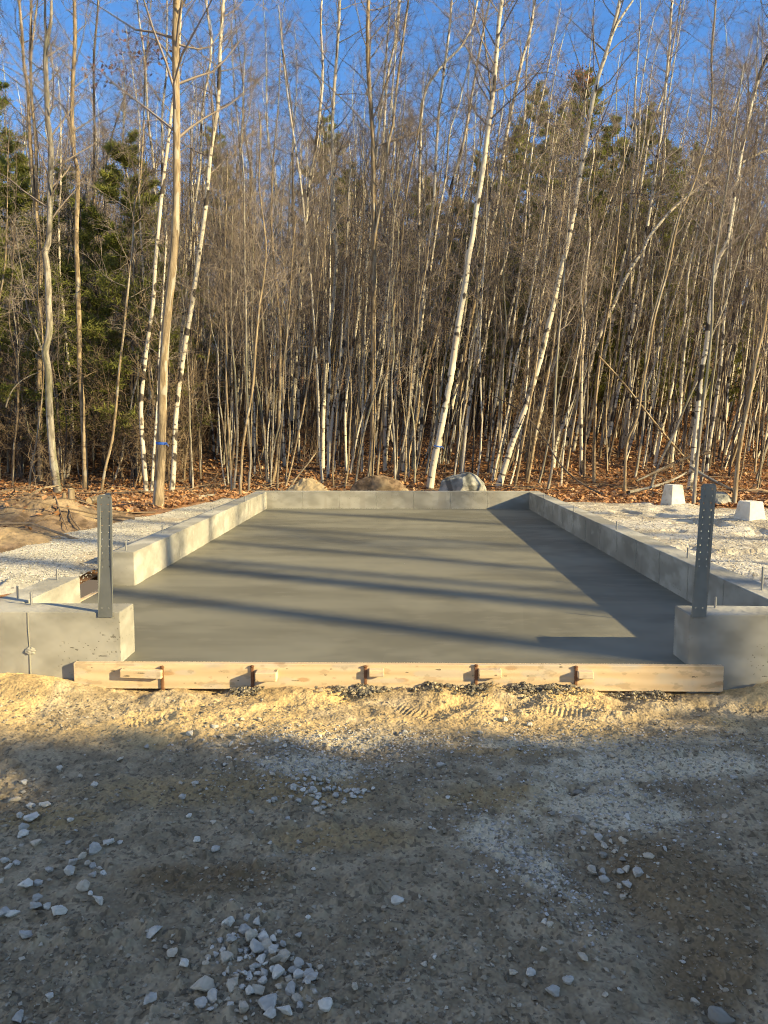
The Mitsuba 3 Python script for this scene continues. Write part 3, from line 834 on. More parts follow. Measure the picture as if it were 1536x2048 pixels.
hero('bare_tree', 'm_bark_tan', 'thin pale stem in front of the cream twin trunk at far left', [(58, 985), (61, 948), (71, 895), (82, 816), (87, 737), (84, 658), (75, 579), (75, 500), (72, 440)], 4.5, 2.5, start=.45, n1=14, L=.9, seed=8)
hero('bare_tree', 'm_bark_grey', 'bent dead grey stem curving up left of the wavy grey trunk', [(110, 985), (99, 850), (92, 740), (84, 700), (68.6, 658), (55, 619), (47.5, 566), (38, 508), (33, 455)], 5, 2.5, start=.6, n1=8, L=.7, seed=9)
hero('bare_tree', 'm_bark_tan', 'slim tan stem leaning right just right of the left steel strap', [(202, 985), (211, 935), (224, 882), (232, 816), (238.6, 737), (245, 685), (252, 619), (260, 540), (265, 500), (268, 417), (280, 365), (284, 312), (288, 234), (289, 156), (294, 104)], 6, 2.5, top=140, start=.4, n1=26, L=1.4, seed=10)
hero(*BT, 'thin crooked whitish stem zigzagging between the left strap and the birches', [(229, 959), (245, 909), (248, 882), (260, 830), (266, 790), (277, 750), (287, 698), (292, 640), (298, 560)], 5, 2.5, start=.5, n1=12, L=.9, seed=11)
hero('bare_tree', 'm_bark_grey', 'slim brown stem directly left of the left white birch pair', [(273, 956), (274, 869), (275.5, 790), (275.5, 711), (277, 658), (273, 605), (267.6, 553), (269, 500), (268, 420), (272, 340)], 5.5, 3, start=.45, n1=20, L=1.2, seed=12)
hero(*DT, 'dark trunk with its low fork deep among the green pine boughs at left', [(206, 905), (204, 830), (200, 764), (196, 658), (194, 553), (191, 495), (187.5, 390), (189, 260), (187.5, 130), (195, 26)], 6, 4, y=19, top=200, forks=[([(190, 440), (200, 400), (222, 280), (240, 220), (262, 160)], 4, 2)], start=.45, n1=28, L=1.9, seed=13)
hero(*DT, 'thin dark upright trunk next to the forked dark one at left', [(214, 905), (213.6, 843), (214, 737), (215, 632), (213.6, 500), (208, 380), (206, 250)], 4, 2, y=20, start=.45, n1=22, L=1.5, seed=14)
hero('bare_tree', 'm_bark_tan', 'thin wavy pale stem alone between the taped trunk and the stem cluster', [(402, 961), (398.5, 869), (404, 830), (409, 764), (417, 711), (422, 658), (429, 592), (442, 534), (450, 480), (458, 448), (471, 365)], 5, 2.5, start=.5, n1=18, L=1.1, seed=15)
hero('bare_tree', 'm_bark_tan', 'left stem of the tan cluster behind the far left corner of the wall', [(464, 982), (458, 869), (452.5, 764), (452.5, 685), (448.6, 579), (450, 500), (453, 390), (455, 300)], 5, 2.5, start=.45, n1=22, L=1.3, seed=16)
hero('bare_tree', 'm_bark_grey', 'middle crooked stem of the cluster behind the far left corner of the wall', [(468, 980), (475, 869), (471, 764), (464, 685), (462, 605), (463, 500), (466, 400)], 5, 2.5, start=.45, n1=20, L=1.2, seed=17)
hero('bare_tree', 'm_bark_tan', 'tan stem leaning right out of the cluster behind the far left corner of the wall', [(480, 994), (485.5, 895), (496, 830), (506.6, 764), (512, 685), (520, 605), (528, 553), (532, 500), (522, 404), (518, 365), (521, 260), (517, 221)], 6, 2.5, start=.45, n1=22, L=1.4, seed=18)
hero('bare_tree', 'm_bark_grey', 'grey stem right of the cluster behind the far left corner of the wall', [(497, 985), (501, 909), (497, 856), (493, 737), (492, 632), (489, 500), (488, 365), (483, 286), (485.5, 221)], 5, 3, top=120, start=.42, n1=26, L=1.6, seed=19)
hero('bare_tree', 'm_bark_tan', 'slender tan stem behind the left end of the back wall', [(554, 980), (559, 895), (566, 816), (567, 737), (574, 671), (580, 592), (584, 526), (592, 430)], 4.5, 2.5, start=.5, n1=20, L=1.2, seed=20)
hero(*BT, 'slim birch beside the tall birch behind the left half of the back wall', [(645, 964), (638, 882), (637, 816), (634, 740), (628, 650), (622, 560), (612, 470), (603, 380), (590, 290), (575, 190), (566, 110)], 5.5, 3, top=100, start=.45, n1=26, L=1.5, seed=21)
hero(*BT, 'tall white birch rising nearly straight behind the left half of the back wall', [(645, 940), (646, 843), (651.6, 750), (659.5, 671), (666, 605), (671, 553), (674, 500), (670, 482), (666.5, 365), (665, 260), (669, 169), (674, 104), (678, 39), (679.5, 0)], 9, 5.5, top=400, start=.45, n1=28, L=2.1, seed=22)
hero(*BT, 'birch leaning right that crosses behind the tan centre trunk', [(655.5, 945), (661, 869), (671, 790), (683, 711), (696, 632), (707, 553), (716, 500), (721, 474), (731.6, 417), (743, 365), (752, 300), (762, 220), (770, 140)], 8, 4, top=150, start=.48, n1=26, L=1.6, seed=23)
hero(*BT, 'birch with dark blotches just left of the tan centre trunk', [(692.5, 945), (690, 843), (699, 737), (712, 658), (723, 579), (736, 513), (741, 450), (748, 380)], 6, 3.5, top=160, start=.5, n1=24, L=1.5, seed=24)
hero(*BT, 'thin birch slanting up behind the foot of the tan centre trunk', [(700, 951), (715, 869), (733, 803), (748, 740), (762, 660), (772, 590), (780, 520)], 5, 3, top=120, start=.5, n1=22, L=1.3, seed=25)
hero(*TT, 'tall tan trunk in the centre that splits in two above', [(740, 959), (745, 869), (746.5, 764), (746.5, 658), (748, 500), (747, 365), (746, 286), (741, 208), (735.5, 104), (735.5, 52), (737, 0)], 12, 7, top=430, forks=[([(748, 500), (750, 474), (763, 404), (773, 325), (775.6, 294), (786, 247), (794, 169), (803, 104), (809.5, 52), (817, 0)], 6, 4)], start=.5, n1=26, L=2.0, seed=26)
hero('bare_tree', 'm_bark_tan', 'slim yellowish stem right beside the tan centre trunk', [(754, 953), (760, 895), (768, 790), (778.5, 698), (789, 605), (797, 526), (802, 500), (808, 430), (814.7, 377), (825, 320), (838, 255)], 5.5, 3, top=130, start=.5, n1=22, L=1.5, seed=27)
hero(*BT, 'birch right of centre with a dark lower trunk, left of the boulder', [(805, 945), (811, 882), (819, 816), (827, 750), (835, 671), (844, 605), (851, 553), (857.6, 500), (859, 482), (868, 390), (872, 312), (877, 234), (886, 156), (893, 104), (900.6, 39), (903, 0)], 8, 4.5, top=330, start=.48, n1=28, L=1.9, seed=28)
hero(*BT, 'birch that bends sharply right near its top, right of centre', [(835, 932), (840, 882), (844, 829), (843, 777), (838, 724), (836.5, 658), (839, 579), (838, 500), (838, 390), (841, 286), (843, 234), (851, 182), (869, 151), (890, 125), (921, 94), (942, 57), (955, 0)], 7, 4, top=120, start=.45, n1=26, L=1.6, seed=29)
blue_tree = hero(*BT, 'thickest white birch, leaning right, with a blue mark low on its trunk', [(859, 978), (868, 922), (880, 869), (892, 803), (903.7, 737), (913, 671), (922, 618), (931, 566), (939, 500), (942, 490), (953, 417), (966, 338), (976, 260), (985, 195), (992, 117), (997, 52), (1003.5, 0)], 15, 8, top=500, start=.5, n1=30, L=2.4, seed=30)
hero(*BT, 'slimmer leaning birch running parallel behind the thickest white birch', [(889, 922), (897, 856), (905, 803), (918, 750), (931, 684), (944.6, 618), (958, 566), (971, 500), (976, 482), (992, 417), (999.6, 364), (1010, 286), (1020, 234), (1031, 182), (1045, 117), (1059.5, 65), (1070, 0)], 10, 5, top=330, start=.45, n1=28, L=1.9, seed=31)
hero(*BT, 'thin birch leaning strongly right behind the grey boulder', [(896, 927), (918, 816), (944.6, 758), (971, 671), (984, 618), (994.7, 566), (1013, 513), (1024, 440), (1040, 365), (1056, 280)], 5.5, 3, top=120, start=.5, n1=22, L=1.4, seed=32)
hero(*BT, 'slender birch rising from right behind the grey boulder', [(981.5, 945), (992, 869), (1005, 803), (1020, 737), (1026, 658), (1037, 579), (1047, 500), (1054, 390), (1066, 286), (1074, 234), (1084, 195)], 6, 3, top=180, start=.45, n1=26, L=1.5, seed=33)
hero(*BT, 'pale stem leaning right between the boulder and the big leaning birch', [(984, 964), (1002.6, 882), (1017, 816), (1026, 750), (1039.5, 684), (1052.7, 632), (1066, 566), (1074, 500), (1086, 420), (1100, 330)], 5.5, 2.5, top=130, start=.45, n1=24, L=1.4, seed=34)
hero(*BT, 'thin distant birch left of the big leaning birch', [(1015, 910), (1042, 790), (1058, 698), (1071, 658), (1087, 579), (1100, 526), (1120, 430), (1140, 350)], 5, 3, top=160, start=.45, n1=22, L=1.4, seed=35)
hero(*BT, 'big white birch leaning far right behind the far right corner of the wall', [(997, 975), (1013, 922), (1026, 882), (1045, 830), (1063, 777), (1079, 724), (1092, 671), (1105, 618), (1118.6, 553), (1132, 500), (1149, 417), (1159.4, 351), (1170, 299), (1175, 260), (1184, 208), (1196, 156), (1211.5, 109), (1224.5, 65), (1240, 0)], 13.5, 7, top=420, forks=[([(1220, 82), (1233, 50), (1245, 31), (1266, 0)], 5, 4)], start=.45, n1=30, L=2.3, seed=36)
hero(*BT, 'arched birch bowing right across its neighbours with a bare fallen crown', [(1105.4, 935), (1113, 882), (1129, 843), (1141, 816), (1157, 777), (1175.5, 724), (1191, 692), (1210, 645), (1225.6, 613), (1244, 571), (1265, 531), (1283.6, 505), (1297.5, 476), (1323.5, 442), (1344, 419), (1375.6, 393), (1407, 370), (1446, 349), (1485, 325), (1511, 310), (1550, 296)], 9, 4.5, start=.85, n1=10, L=1.2, seed=37)
hero(*BT, 'upright leaning birch crossing the arched birch on the right', [(1212.5, 922), (1218, 874), (1227, 829), (1233.6, 790), (1244, 750), (1254.7, 698), (1262.6, 658), (1273, 592), (1283.7, 526), (1292, 469), (1302.7, 403), (1313, 325), (1321, 273), (1327, 221), (1334, 143), (1340, 78), (1342, 26), (1345, 0)], 9, 4.5, top=260, start=.45, n1=32, L=1.8, seed=38)
hero('bare_tree', 'm_bark_tan', 'slim tan sapling rising from the edge of the gravel left of the far pier', [(1249, 988), (1252, 895), (1276, 829), (1283.7, 777), (1297, 711), (1307, 645), (1320.6, 592), (1339, 526), (1347, 482), (1360, 430), (1378, 390), (1391, 357), (1401.6, 320), (1417, 273), (1422.5, 221), (1425, 177), (1422.5, 117), (1429, 39), (1431.6, 0)], 6, 3.5, top=200, start=.45, n1=30, L=1.7, seed=39)
hero(*BT, 'birch with curling dark blotches above the far pier', [(1341.7, 935), (1347, 882), (1360, 816), (1363, 764), (1368, 711), (1374.6, 658), (1381, 618), (1389, 566), (1399.7, 508), (1410, 440), (1422, 360)], 8, 4, top=160, start=.5, n1=24, L=1.6, seed=40)
hero(*BT, 'white birch with heavy black scars behind the right steel strap', [(1378.6, 982), (1386.5, 909), (1395.7, 816), (1402, 750), (1413, 684), (1419.5, 618), (1426, 566), (1434, 526), (1453.7, 482), (1467, 403), (1477, 338), (1486, 286), (1496.7, 234), (1508, 187), (1521.4, 143), (1536, 109), (1550, 60)], 11, 6, top=250, start=.48, n1=28, L=2.0, seed=41)
hero('bare_tree', 'm_bark_grey', 'olive grey trunk standing behind the right steel strap at the gravel edge', [(1386.5, 1012), (1394, 922), (1405, 816), (1415.5, 737), (1423, 658), (1426, 560), (1440, 450), (1460, 330)], 8, 4, top=200, start=.5, n1=24, L=1.6, seed=42)
hero(*TT, 'tan trunk leaning right at the right edge above the near pier', [(1468, 1011), (1476, 922), (1489, 843), (1502.5, 777), (1513, 711), (1526, 658), (1534, 605), (1545, 520), (1556, 400)], 9, 6, top=300, start=.5, n1=22, L=1.9, seed=43)
hero(*DT, 'dark grey stem leaning right behind the black scarred birch', [(1418, 935), (1431, 829), (1444.5, 750), (1460, 671), (1476, 605), (1484, 553), (1496, 450)], 6, 4, top=200, start=.5, n1=22, L=1.6, seed=44)
hero(*BT, 'slim birch leaning right near the right edge behind the near pier', [(1436.6, 922), (1447, 843), (1457.7, 764), (1471, 684), (1481, 605), (1495, 530), (1500.6, 378), (1521, 299), (1530, 240)], 5.5, 3, top=160, start=.45, n1=24, L=1.5, seed=45)
hero('bare_tree', 'm_bark_grey', 'slim grey stem just right of the foot of the big right leaning birch', [(1095, 982), (1105.4, 922), (1108, 843), (1113, 737), (1118.6, 658), (1125, 592), (1133, 480), (1140, 380)], 6, 3, top=120, start=.45, n1=24, L=1.4, seed=46)

# blue tape band on the brown trunk, blue mark on the thick birch
def band(hero_out, v, label, hgt, frac=1.0):
    P, R, y = hero_out
    z = at_y(0, v, y)[2]
    c = np.array([np.interp(z, P[:, 2], P[:, k]) for k in range(3)])
    r = np.interp(z, P[:, 2], R) * 1.10 + 0.003
    zs = np.array([-0.5, -0.5, 0.5, 0.5]) * hgt
    ax = unit(np.array([np.interp(z + 0.3, P[:, 2], P[:, k]) for k in range(3)]) - c)
    Pn = c + zs[:, None] * ax
    root = new('marking_tape')
    tag(root, label, 'tape')
    part(root, 'band', ply(tubes(Pn[None], np.array([[r - .004, r, r, r - .004]]), 20), 'm_tape', smooth=40))
    tl = np.array([c + [r * 0.9, -r * 0.5, 0], c + [r * 1.3, -r * 0.8, -0.01], c + [r * 1.6, -r * .8, -0.05]])
    part(root, 'tail', ply(tubes(tl[None], np.array([[0.009, 0.008, 0.005]]), 4), 'm_tape'))


band(tape_tree, 886, 'blue tape band tied around the thick brown trunk at left', 0.035)
band(blue_tree, 892, 'blue tape band low on the thickest white birch', 0.02)

# woodland behind: variants, then one entry per tree and part
NV = 7
AXIS = {}
for kind in ('birch', 'bare'):
    for k in range(NV):
        r = np.random.default_rng(300 + k + (50 if kind == 'bare' else 0))
        H = 10.5 if kind == 'birch' else 8.6
        n = 12
        z = np.linspace(-0.15, H, n)
        wob = np.cumsum(r.normal(0, 0.10, (n, 2)), 0) * np.linspace(0.2, 1, n)[:, None]
        P = np.column_stack([wob[:, 0], wob[:, 1], z])
        R = (0.047 if kind == 'birch' else 0.036) * np.linspace(1, 0.12, n) ** 0.9
        AXIS[kind, k] = P
        q = resample(np.column_stack([P, R]), 36)
        V, F, U = stem([(q[:, :3], q[:, 3])], 7, 0.2, 0.2, r)
        U = U + [0, 13.7 * k]
        mt = 'm_birch' if kind == 'birch' else ('m_bark_grey', 'm_bark_dark', 'm_bark_tan')[k % 3]
        scene[f'{kind}_trunk_kind_{k}'] = {'type': 'shapegroup', 'trunk': ply((V, F), mt, smooth=True, uv=U)}
        C = crown(r, q[:, :3], q[:, 3], 0.36, 21, 1.25, 5, 4, (20, 62), 0.0046, 0.003)
        scene[f'{kind}_crown_kind_{k}'] = {'type': 'shapegroup', 'crown': ply(C, 'm_twig', smooth=True)}
for k in range(4):
    r = np.random.default_rng(500 + k)
    n = 10
    P = np.column_stack([np.cumsum(r.normal(0, .12, (n, 2)), 0), np.linspace(-.2, 11.5, n)])
    R = .065 * np.linspace(1, .15, n)
    q = resample(np.column_stack([P, R]), 20)
    C = crown(r, q[:, :3], q[:, 3], .14, 40, 1.9, 7, 3, (15, 60), .008, .006, l3=(.25, .6))
    V, F, U = stem([(q[:, :3], q[:, 3])], 6)
    scene[f'far_tree_kind_{k}'] = {'type': 'shapegroup', 'trunk': ply((V, F), ('m_bark_grey', 'm_birch', 'm_bark_tan', 'm_bark_dark')[k], smooth=True, uv=U), 'crown': ply(C, 'm_twig', smooth=True)}


def lean_matrix(x, y, z, rz, lx, ly, s):
    return T().translate([x, y, z]).rotate([0, 1, 0], lx).rotate([1, 0, 0], ly).rotate([0, 0, 1], rz).scale([s, s, s])


r = np.random.default_rng(77)
spots = []
tries = 0
while len(spots) < 470 and tries < 60000:
    tries += 1
    y = 14.2 + 19 * r.random() ** 1.1
    x = r.uniform(-1, 1) * (0.60 * y + 1.2)
    if y < 16 and r.random() < .75:
        continue
    if all((x - a) ** 2 + (y - b) ** 2 > 0.42 ** 2 for a, b in spots):
        spots.append((x, y))


def spot(x, y, kind):
    """Label and group of a tree of the woodland, by what it stands behind and how deep in the wood."""
    what = 'slender white birch' if kind == 'birch' else 'bare brown sapling'
    u = CX + FOC * ((np.array([x, y, 0]) - EYE) @ RGT) / ((np.array([x, y, 0]) - EYE) @ FWD)
    where = 'left of the slab' if u < 500 else 'behind the back wall' if u < 1050 else 'right of the back wall'
    deep = 'close to the woodland edge' if y < 19.5 else 'deep in the woods'
    return f'{what} {where}, among many {deep}', f'{"birches" if kind == "birch" else "saplings"} {where}, {deep}'


NUM = {'birch': 0, 'bare': 0}
for i, (x, y) in enumerate(spots):
    kind = 'birch' if r.random() < (0.26 if x < -0.18 * y else 0.60) else 'bare'
    k = r.integers(NV)
    lx = r.normal(2.5 if x < 0 else 7.5, 3.5)
    s = (0.70 + 0.018 * (y - 14)) * r.uniform(0.75, 1.25) * (1.05 if kind == 'birch' else 0.95) * (1.45 if r.random() < .10 else 1)
    m = lean_matrix(x, y, float(terrain(x, y)), r.uniform(0, 360), lx, r.normal(0, 2.5), s)
    root = new('birch_tree' if kind == 'birch' else 'sapling')
    tag(root, spot(x, y, kind)[0], 'tree', spot(x, y, kind)[1])
    scene[f'{root}__trunk'] = {'type': 'instance', 'to_world': m, 'group': {'type': 'ref', 'id': f'{kind}_trunk_kind_{k}'}}
    scene[f'{root}__crown'] = {'type': 'instance', 'to_world': m, 'group': {'type': 'ref', 'id': f'{kind}_crown_kind_{k}'}}
for k in range(6):
    r = np.random.default_rng(560 + k)
    n = 9
    P = np.column_stack([np.cumsum(r.normal(0, .07, (n, 2)), 0), np.linspace(-.15, 7.2, n)])
    R = (.026 + .004 * (k % 3)) * np.linspace(1, .2, n)
    q = resample(np.column_stack([P, R]), 22)
    V, F, U = stem([(q[:, :3], q[:, 3])], 6, 0, .2, r)
    scene[f'thin_stem_kind_{k}'] = {'type': 'shapegroup', 'stem': ply((V, F), ('m_bark_dark', 'm_bark_tan', 'm_bark_grey', 'm_bark_dark', 'm_birch', 'm_bark_tan')[k], smooth=True, uv=U), 'twigs': ply(crown(r, q[:, :3], q[:, 3], .35, 12, .8, 4, 2, (25, 65), .0045, .003), 'm_twig', smooth=True)}
tag('thicket', 'thicket of thin bare stems between the larger trunks', 'thicket', kind='stuff')
rt = np.random.default_rng(79)
for i in range(620):
    y = 14.8 + 18 * rt.random() ** 1.15
    x = rt.uniform(-1, 1) * (0.60 * y + 1)
    scene[f'thicket__{i + 1:03d}'] = {'type': 'instance', 'to_world': lean_matrix(x, y, float(terrain(x, y)), rt.uniform(0, 360), rt.normal(2 if x < 0 else 6, 4), rt.normal(0, 3), rt.uniform(.55, 1.15)), 'group': {'type': 'ref', 'id': f'thin_stem_kind_{rt.integers(6)}'}}
tag('distant_trees', 'mass of bare trees far back in the woods', 'trees', kind='stuff')
for i in range(585):
    y = r.uniform(32, 75)
    x = r.uniform(-1, 1) * (0.6 * y + 2)
    if i >= 560:                              # the wood goes on beyond the right edge of the frame
        y = r.uniform(15.5, 36)
        x = 0.62 * y + 1.5 + 22 * r.random()
    s = r.uniform(.65, 1.15)
    scene[f'distant_trees__{i + 1:03d}'] = {'type': 'instance', 'to_world': lean_matrix(x, y, float(terrain(x, y)), r.uniform(0, 360), r.normal(4, 3), r.normal(0, 2), s), 'group': {'type': 'ref', 'id': f'far_tree_kind_{r.integers(4)}'}}

# understorey brush: arching stems with fine twigs
for k in range(5):
    r = np.random.default_rng(700 + k)
    out = []
    for s in range(6):
        n = 7
        az, tilt = r.uniform(0, 6.28), r.uniform(.1, .7)
        h = r.uniform(1.2, 3.4)
        f = np.linspace(0, 1, n)
        P = np.column_stack([np.cos(az) * tilt * h * f ** 1.5, np.sin(az) * tilt * h * f ** 1.5, h * (f - .12 * tilt * f ** 3) - .05]) + np.append(r.normal(0, .15, 2), 0)
        P[1:] += r.normal(0, .03, (n - 1, 3))
        R = r.uniform(.007, .013) * np.linspace(1, .3, n)
        out.append(tubes(P[None], R[None], 4))
        out.append(crown(r, P, R, .2, 12, .9, 4, 3, (0, 60), .0045, .0032))
    scene[f'brush_kind_{k}'] = {'type': 'shapegroup', 'stems': ply(join(out), 'm_brush', smooth=True)}
tag('undergrowth', 'tangled bare brush between the trunks', 'brush', kind='stuff')
r = np.random.default_rng(78)
i = 0
while i < 110:
    y = 14.6 + 17 * r.random() ** 1.3
    x = r.uniform(-1, 1) * (0.6 * y + 1)
    if x > -3.5 and r.random() < .93:
        continue
    i += 1
    s = r.uniform(.5, 1.15)
    scene[f'undergrowth__{i:03d}'] = {'type': 'instance', 'to_world': lean_matrix(x, y, float(terrain(x, y)) - .02, r.uniform(0, 360), 0, 0, s), 'group': {'type': 'ref', 'id': f'brush_kind_{r.integers(5)}'}}


# pines: whorled boughs carrying needle tufts
def pine(rng, H, spread, dens, needle=0.15, bare=0.10):
    n = 16
    P = np.column_stack([np.cumsum(rng.normal(0, .02, (n, 2)), 0), np.linspace(-.1, H, n)])
    R = .011 * H * np.linspace(1, .08, n)
    q = resample(np.column_stack([P, R]), 30)
    nb = int(H * 9)
    t = bare + (0.985 - bare) * (np.arange(nb) + rng.random(nb)) / nb
    base, _ = interp_rows(q[None, :, :3], t[None])
    base = base[0]
    az = rng.uniform(0, 6.28, nb)
    L = spread * (1.06 - t) ** 0.75 * rng.uniform(.6, 1.15, nb)
    up = 0.15 + 0.5 * t
    d = unit(np.stack([np.cos(az), np.sin(az), up], 1))
    Q = [base]
    for k in range(5):
        d = unit(d + [0, 0, 0.05 - 0.03 * k] + rng.normal(0, .08, d.shape))
        Q.append(Q[-1] + d * (L / 5)[:, None])
    B = np.stack(Q, 1)
    limbs = tubes(B, np.clip(.012 * L, .004, .03)[:, None] * np.linspace(1, .25, 6), 4)
    m = int(dens)
    f = rng.uniform(.2, 1.02, (nb, m)) ** .8
    s, pd = interp_rows(B, np.clip(f, 0, 1))
    sd = unit(pd + rng.normal(0, .7, pd.shape) * [1, 1, .35])
    sl = (L[:, None] * rng.uniform(.05, .34, f.shape))[..., None]
    tip = s + sd * sl
    s, tip = s.reshape(-1, 3), tip.reshape(-1, 3)
    twigs = tubes(np.stack([s, tip], 1), np.full((len(s), 2), .0035), 3)
    # needles: a brush of thin triangles at each twig tip
    k = 14
    o = s[:, None] + (tip - s)[:, None] * rng.uniform(.45, 1.05, (len(s), k, 1))
    nd = unit(unit(tip - s)[:, None] * .9 + rng.normal(0, .75, o.shape) + [0, 0, .15])
    side = unit(np.cross(nd, rng.normal(0, 1, nd.shape)))
    ln = needle * rng.uniform(.7, 1.3, o.shape[:2] + (1,))
    w = .0125
    V = np.stack([o - side * w, o + side * w, o + nd * ln], 2).reshape(-1, 3)
    F = np.arange(len(V)).reshape(-1, 3)
    V2, F2, U2 = stem([(q[:, :3], q[:, 3])], 8)
    return (V2, F2, U2), join([limbs, twigs]), (V, F)


PV = []
for k, (H, sp, de) in enumerate(((9, 2.6, 38), (13, 3.2, 40), (6, 1.9, 32))):
    tr, li, ne = pine(np.random.default_rng(900 + k), H, sp, de)
    PV.append(H)
    scene[f'pine_trunk_kind_{k}'] = {'type': 'shapegroup', 'trunk': ply((tr[0], tr[1]), 'm_bark_dark', smooth=True, uv=tr[2])}
    scene[f'pine_bough_kind_{k}'] = {'type': 'shapegroup', 'boughs': ply(li, 'm_bark_dark', smooth=True)}
    scene[f'pine_needle_kind_{k}'] = {'type': 'shapegroup', 'needles': ply(ne, 'm_needle')}


def place_pine(k, x, y, z, h, rz, label, far=False, lean=0.0, group=None):
    s = h / PV[k]
    m = lean_matrix(x, y, z, rz, lean, 0, s)
    root = new('pine_tree')
    tag(root, label, 'pine tree', group)
    for nm in ('trunk', 'bough', 'needle'):
        scene[f'{root}__{ {"trunk": "trunk", "bough": "boughs", "needle": "needles"}[nm]}'] = {'type': 'instance', 'to_world': m, 'group': {'type': 'ref', 'id': f'pine_{nm}_kind_{k}'}}


for (u, vt, y, k, far, label) in ((-35, 110, 18.0, 1, False, 'tall dark green pine cut by the left edge of the frame'), (128, 330, 21.0, 1, False, 'dense green pine behind the smooth tan trunk at left'),
                                  (245, 275, 15.9, 0, False, 'bright green young pine lit by the sun left of the taped trunk'), (300, 540, 17.5, 2, False, 'small low green pine behind the left birches'),
                                  (1075, 185, 31.0, 1, True, 'tall olive pine behind the middle of the leaning birches'), (1165, 150, 29.0, 1, True, 'tallest far pine, topped by a brown tuft'), (1290, 225, 22.0, 1, False, 'broad green pine at right behind the arched birch'),
                                  (1395, 300, 30.0, 1, True, 'dark far pine at the right behind the scarred birch'), (650, 240, 40.0, 1, True, 'brownish distant pine behind the tall straight birch'), (850, 360, 33.0, 0, True, 'far pine showing low against the sky right of centre'),
                                  (430, 265, 38.0, 1, True, 'distant pine behind the white birch left of centre'), (965, 310, 36.0, 1, True, 'distant pine left of the thickest birch crown'), (410, 600, 22.0, 2, True, 'dim low pine in the shade between the stems left of centre'),
                                  (1030, 260, 24.0, 1, True, 'olive pine just right of the thickest birch'), (1115, 225, 24.5, 1, True, 'olive pine between the two tallest far pines'), (1225, 240, 24.0, 1, True, 'olive pine left of the broad green one at right'), (1345, 290, 23.5, 1, True, 'olive pine right of the broad green one'), (1455, 400, 24.0, 0, True, 'low olive pine near the right edge'), (930, 400, 25.0, 0, True, 'low olive pine whose boughs show left of the thickest birch'), (700, 330, 34.0, 1, True, 'far pine right of the tall straight birch'),
                                  (190, 420, 16.6, 0, False, 'green pine whose boughs fill the gap between tan trunk and taped trunk'), (10, 300, 15.8, 0, False, 'green pine right at the left edge in front of the tall dark one')):
    top = at_y(u, vt, y)
    z = float(terrain(top[0], y))
    place_pine(k, top[0], y, z, top[2] - z, (u * 37) % 360, label, far)

# trees that stand behind and to the right of the camera: they shade the yard and streak the slab
def off(A, c):
    return 0.9 * A + 0.437 * c, -0.437 * A + 0.9 * c


for i, (A, c, h, k) in enumerate(((13.2, 3.2, 4.95, 2), (13.0, 2.3, 5.6, 2), (12.6, 1.4, 5.95, 2), (12.8, 3.8, 4.55, 2))):
    x, y = off(A, c)
    place_pine(k, x, y, -0.2, h, (i * 91) % 360, 'young pine standing beside the yard out of view', False, 0, 'young pines beside the yard out of view')
# unseen building added so that its gable shades the ground in front
hk = 'added_house'
tag(hk, 'plain gabled building added out of view to shade the yard', 'added_house')
HX = T().translate([*off(14.2, -0.2), -0.2]).rotate([0, 0, 1], math.degrees(math.atan2(-0.437, 0.9)))     # its x axis runs away along the sun's azimuth, y across
mat('m_siding', (0.42, 0.40, 0.36), 0.8, 0.2)
mat('m_shingle', (0.07, 0.065, 0.06), 0.9, 0.1)
mat('m_pane', (0.03, 0.035, 0.04), 0.1, 0.5)
mat('m_trim', (0.7, 0.7, 0.68), 0.6, 0.3)
EV, RG, HW, HL = 4.75, 6.62, 4.1, 9.0
gable = Polygon([(-HW, -.3), (HW, -.3), (HW, EV), (0, RG - .22), (-HW, EV)])
g = trimesh.creation.extrude_polygon(gable, HL, engine='earcut')
g.vertices = np.stack([g.vertices[:, 2], g.vertices[:, 0], g.vertices[:, 1]], 1)
scene['added_house__wall'] = ply(trimesh.Trimesh(g.vertices, g.faces[:, ::-1]), 'm_siding', to_world=HX)
for sg in (-1, 1):
    rp = Polygon([(0, RG), (sg * (HW + .35), EV + .02), (sg * (HW + .35), EV - .12), (0, RG - .16)])
    m = trimesh.creation.extrude_polygon(rp, HL + .7, engine='earcut')
    m.vertices = np.stack([m.vertices[:, 2] - .35, m.vertices[:, 0] + sg * .002, m.vertices[:, 1]], 1)
    part(hk, 'roof', ply(m, 'm_shingle', to_world=HX))
for yy in (-2.2, 0.4, 2.6):
    k = part(hk, 'window', ply(box(-.06, -.003, yy - .45, yy + .45, 1.1, 2.5), 'm_trim', to_world=HX))
    scene[k + '__pane'] = ply(box(-.075, -.061, yy - .37, yy + .37, 1.18, 2.42, .002), 'm_pane', to_world=HX)
for i, (A, c, s) in enumerate(((24, 4.3, 3.5), (25, 5.4, 3.9), (29, 5.8, 2.8), (22, 6.75, 2.3), (31, 8.0, 2.6), (23, 9.8, 2.3), (26, 11.6, 2.3), (22, 13.4, 2.2), (28, 15.5, 2.4))):
    x, y = off(A, c)
    k, P = i % NV, AXIS['birch', i % NV]
    h = 0.353 * A / s
    ox, oy = np.interp(h, P[:, 2], P[:, 0]) * s, np.interp(h, P[:, 2], P[:, 1]) * s
    root = new('bare_tree')
    tag(root, 'tall bare tree standing beside the yard out of view', 'tree', 'bare trees beside the yard out of view')
    m = lean_matrix(x - ox, y - oy, -0.2, 0, 0, 0, s)
    scene[f'{root}__trunk'] = {'type': 'instance', 'to_world': m, 'group': {'type': 'ref', 'id': f'birch_trunk_kind_{k}'}}
    scene[f'{root}__crown'] = {'type': 'instance', 'to_world': m, 'group': {'type': 'ref', 'id': f'birch_crown_kind_{k}'}}

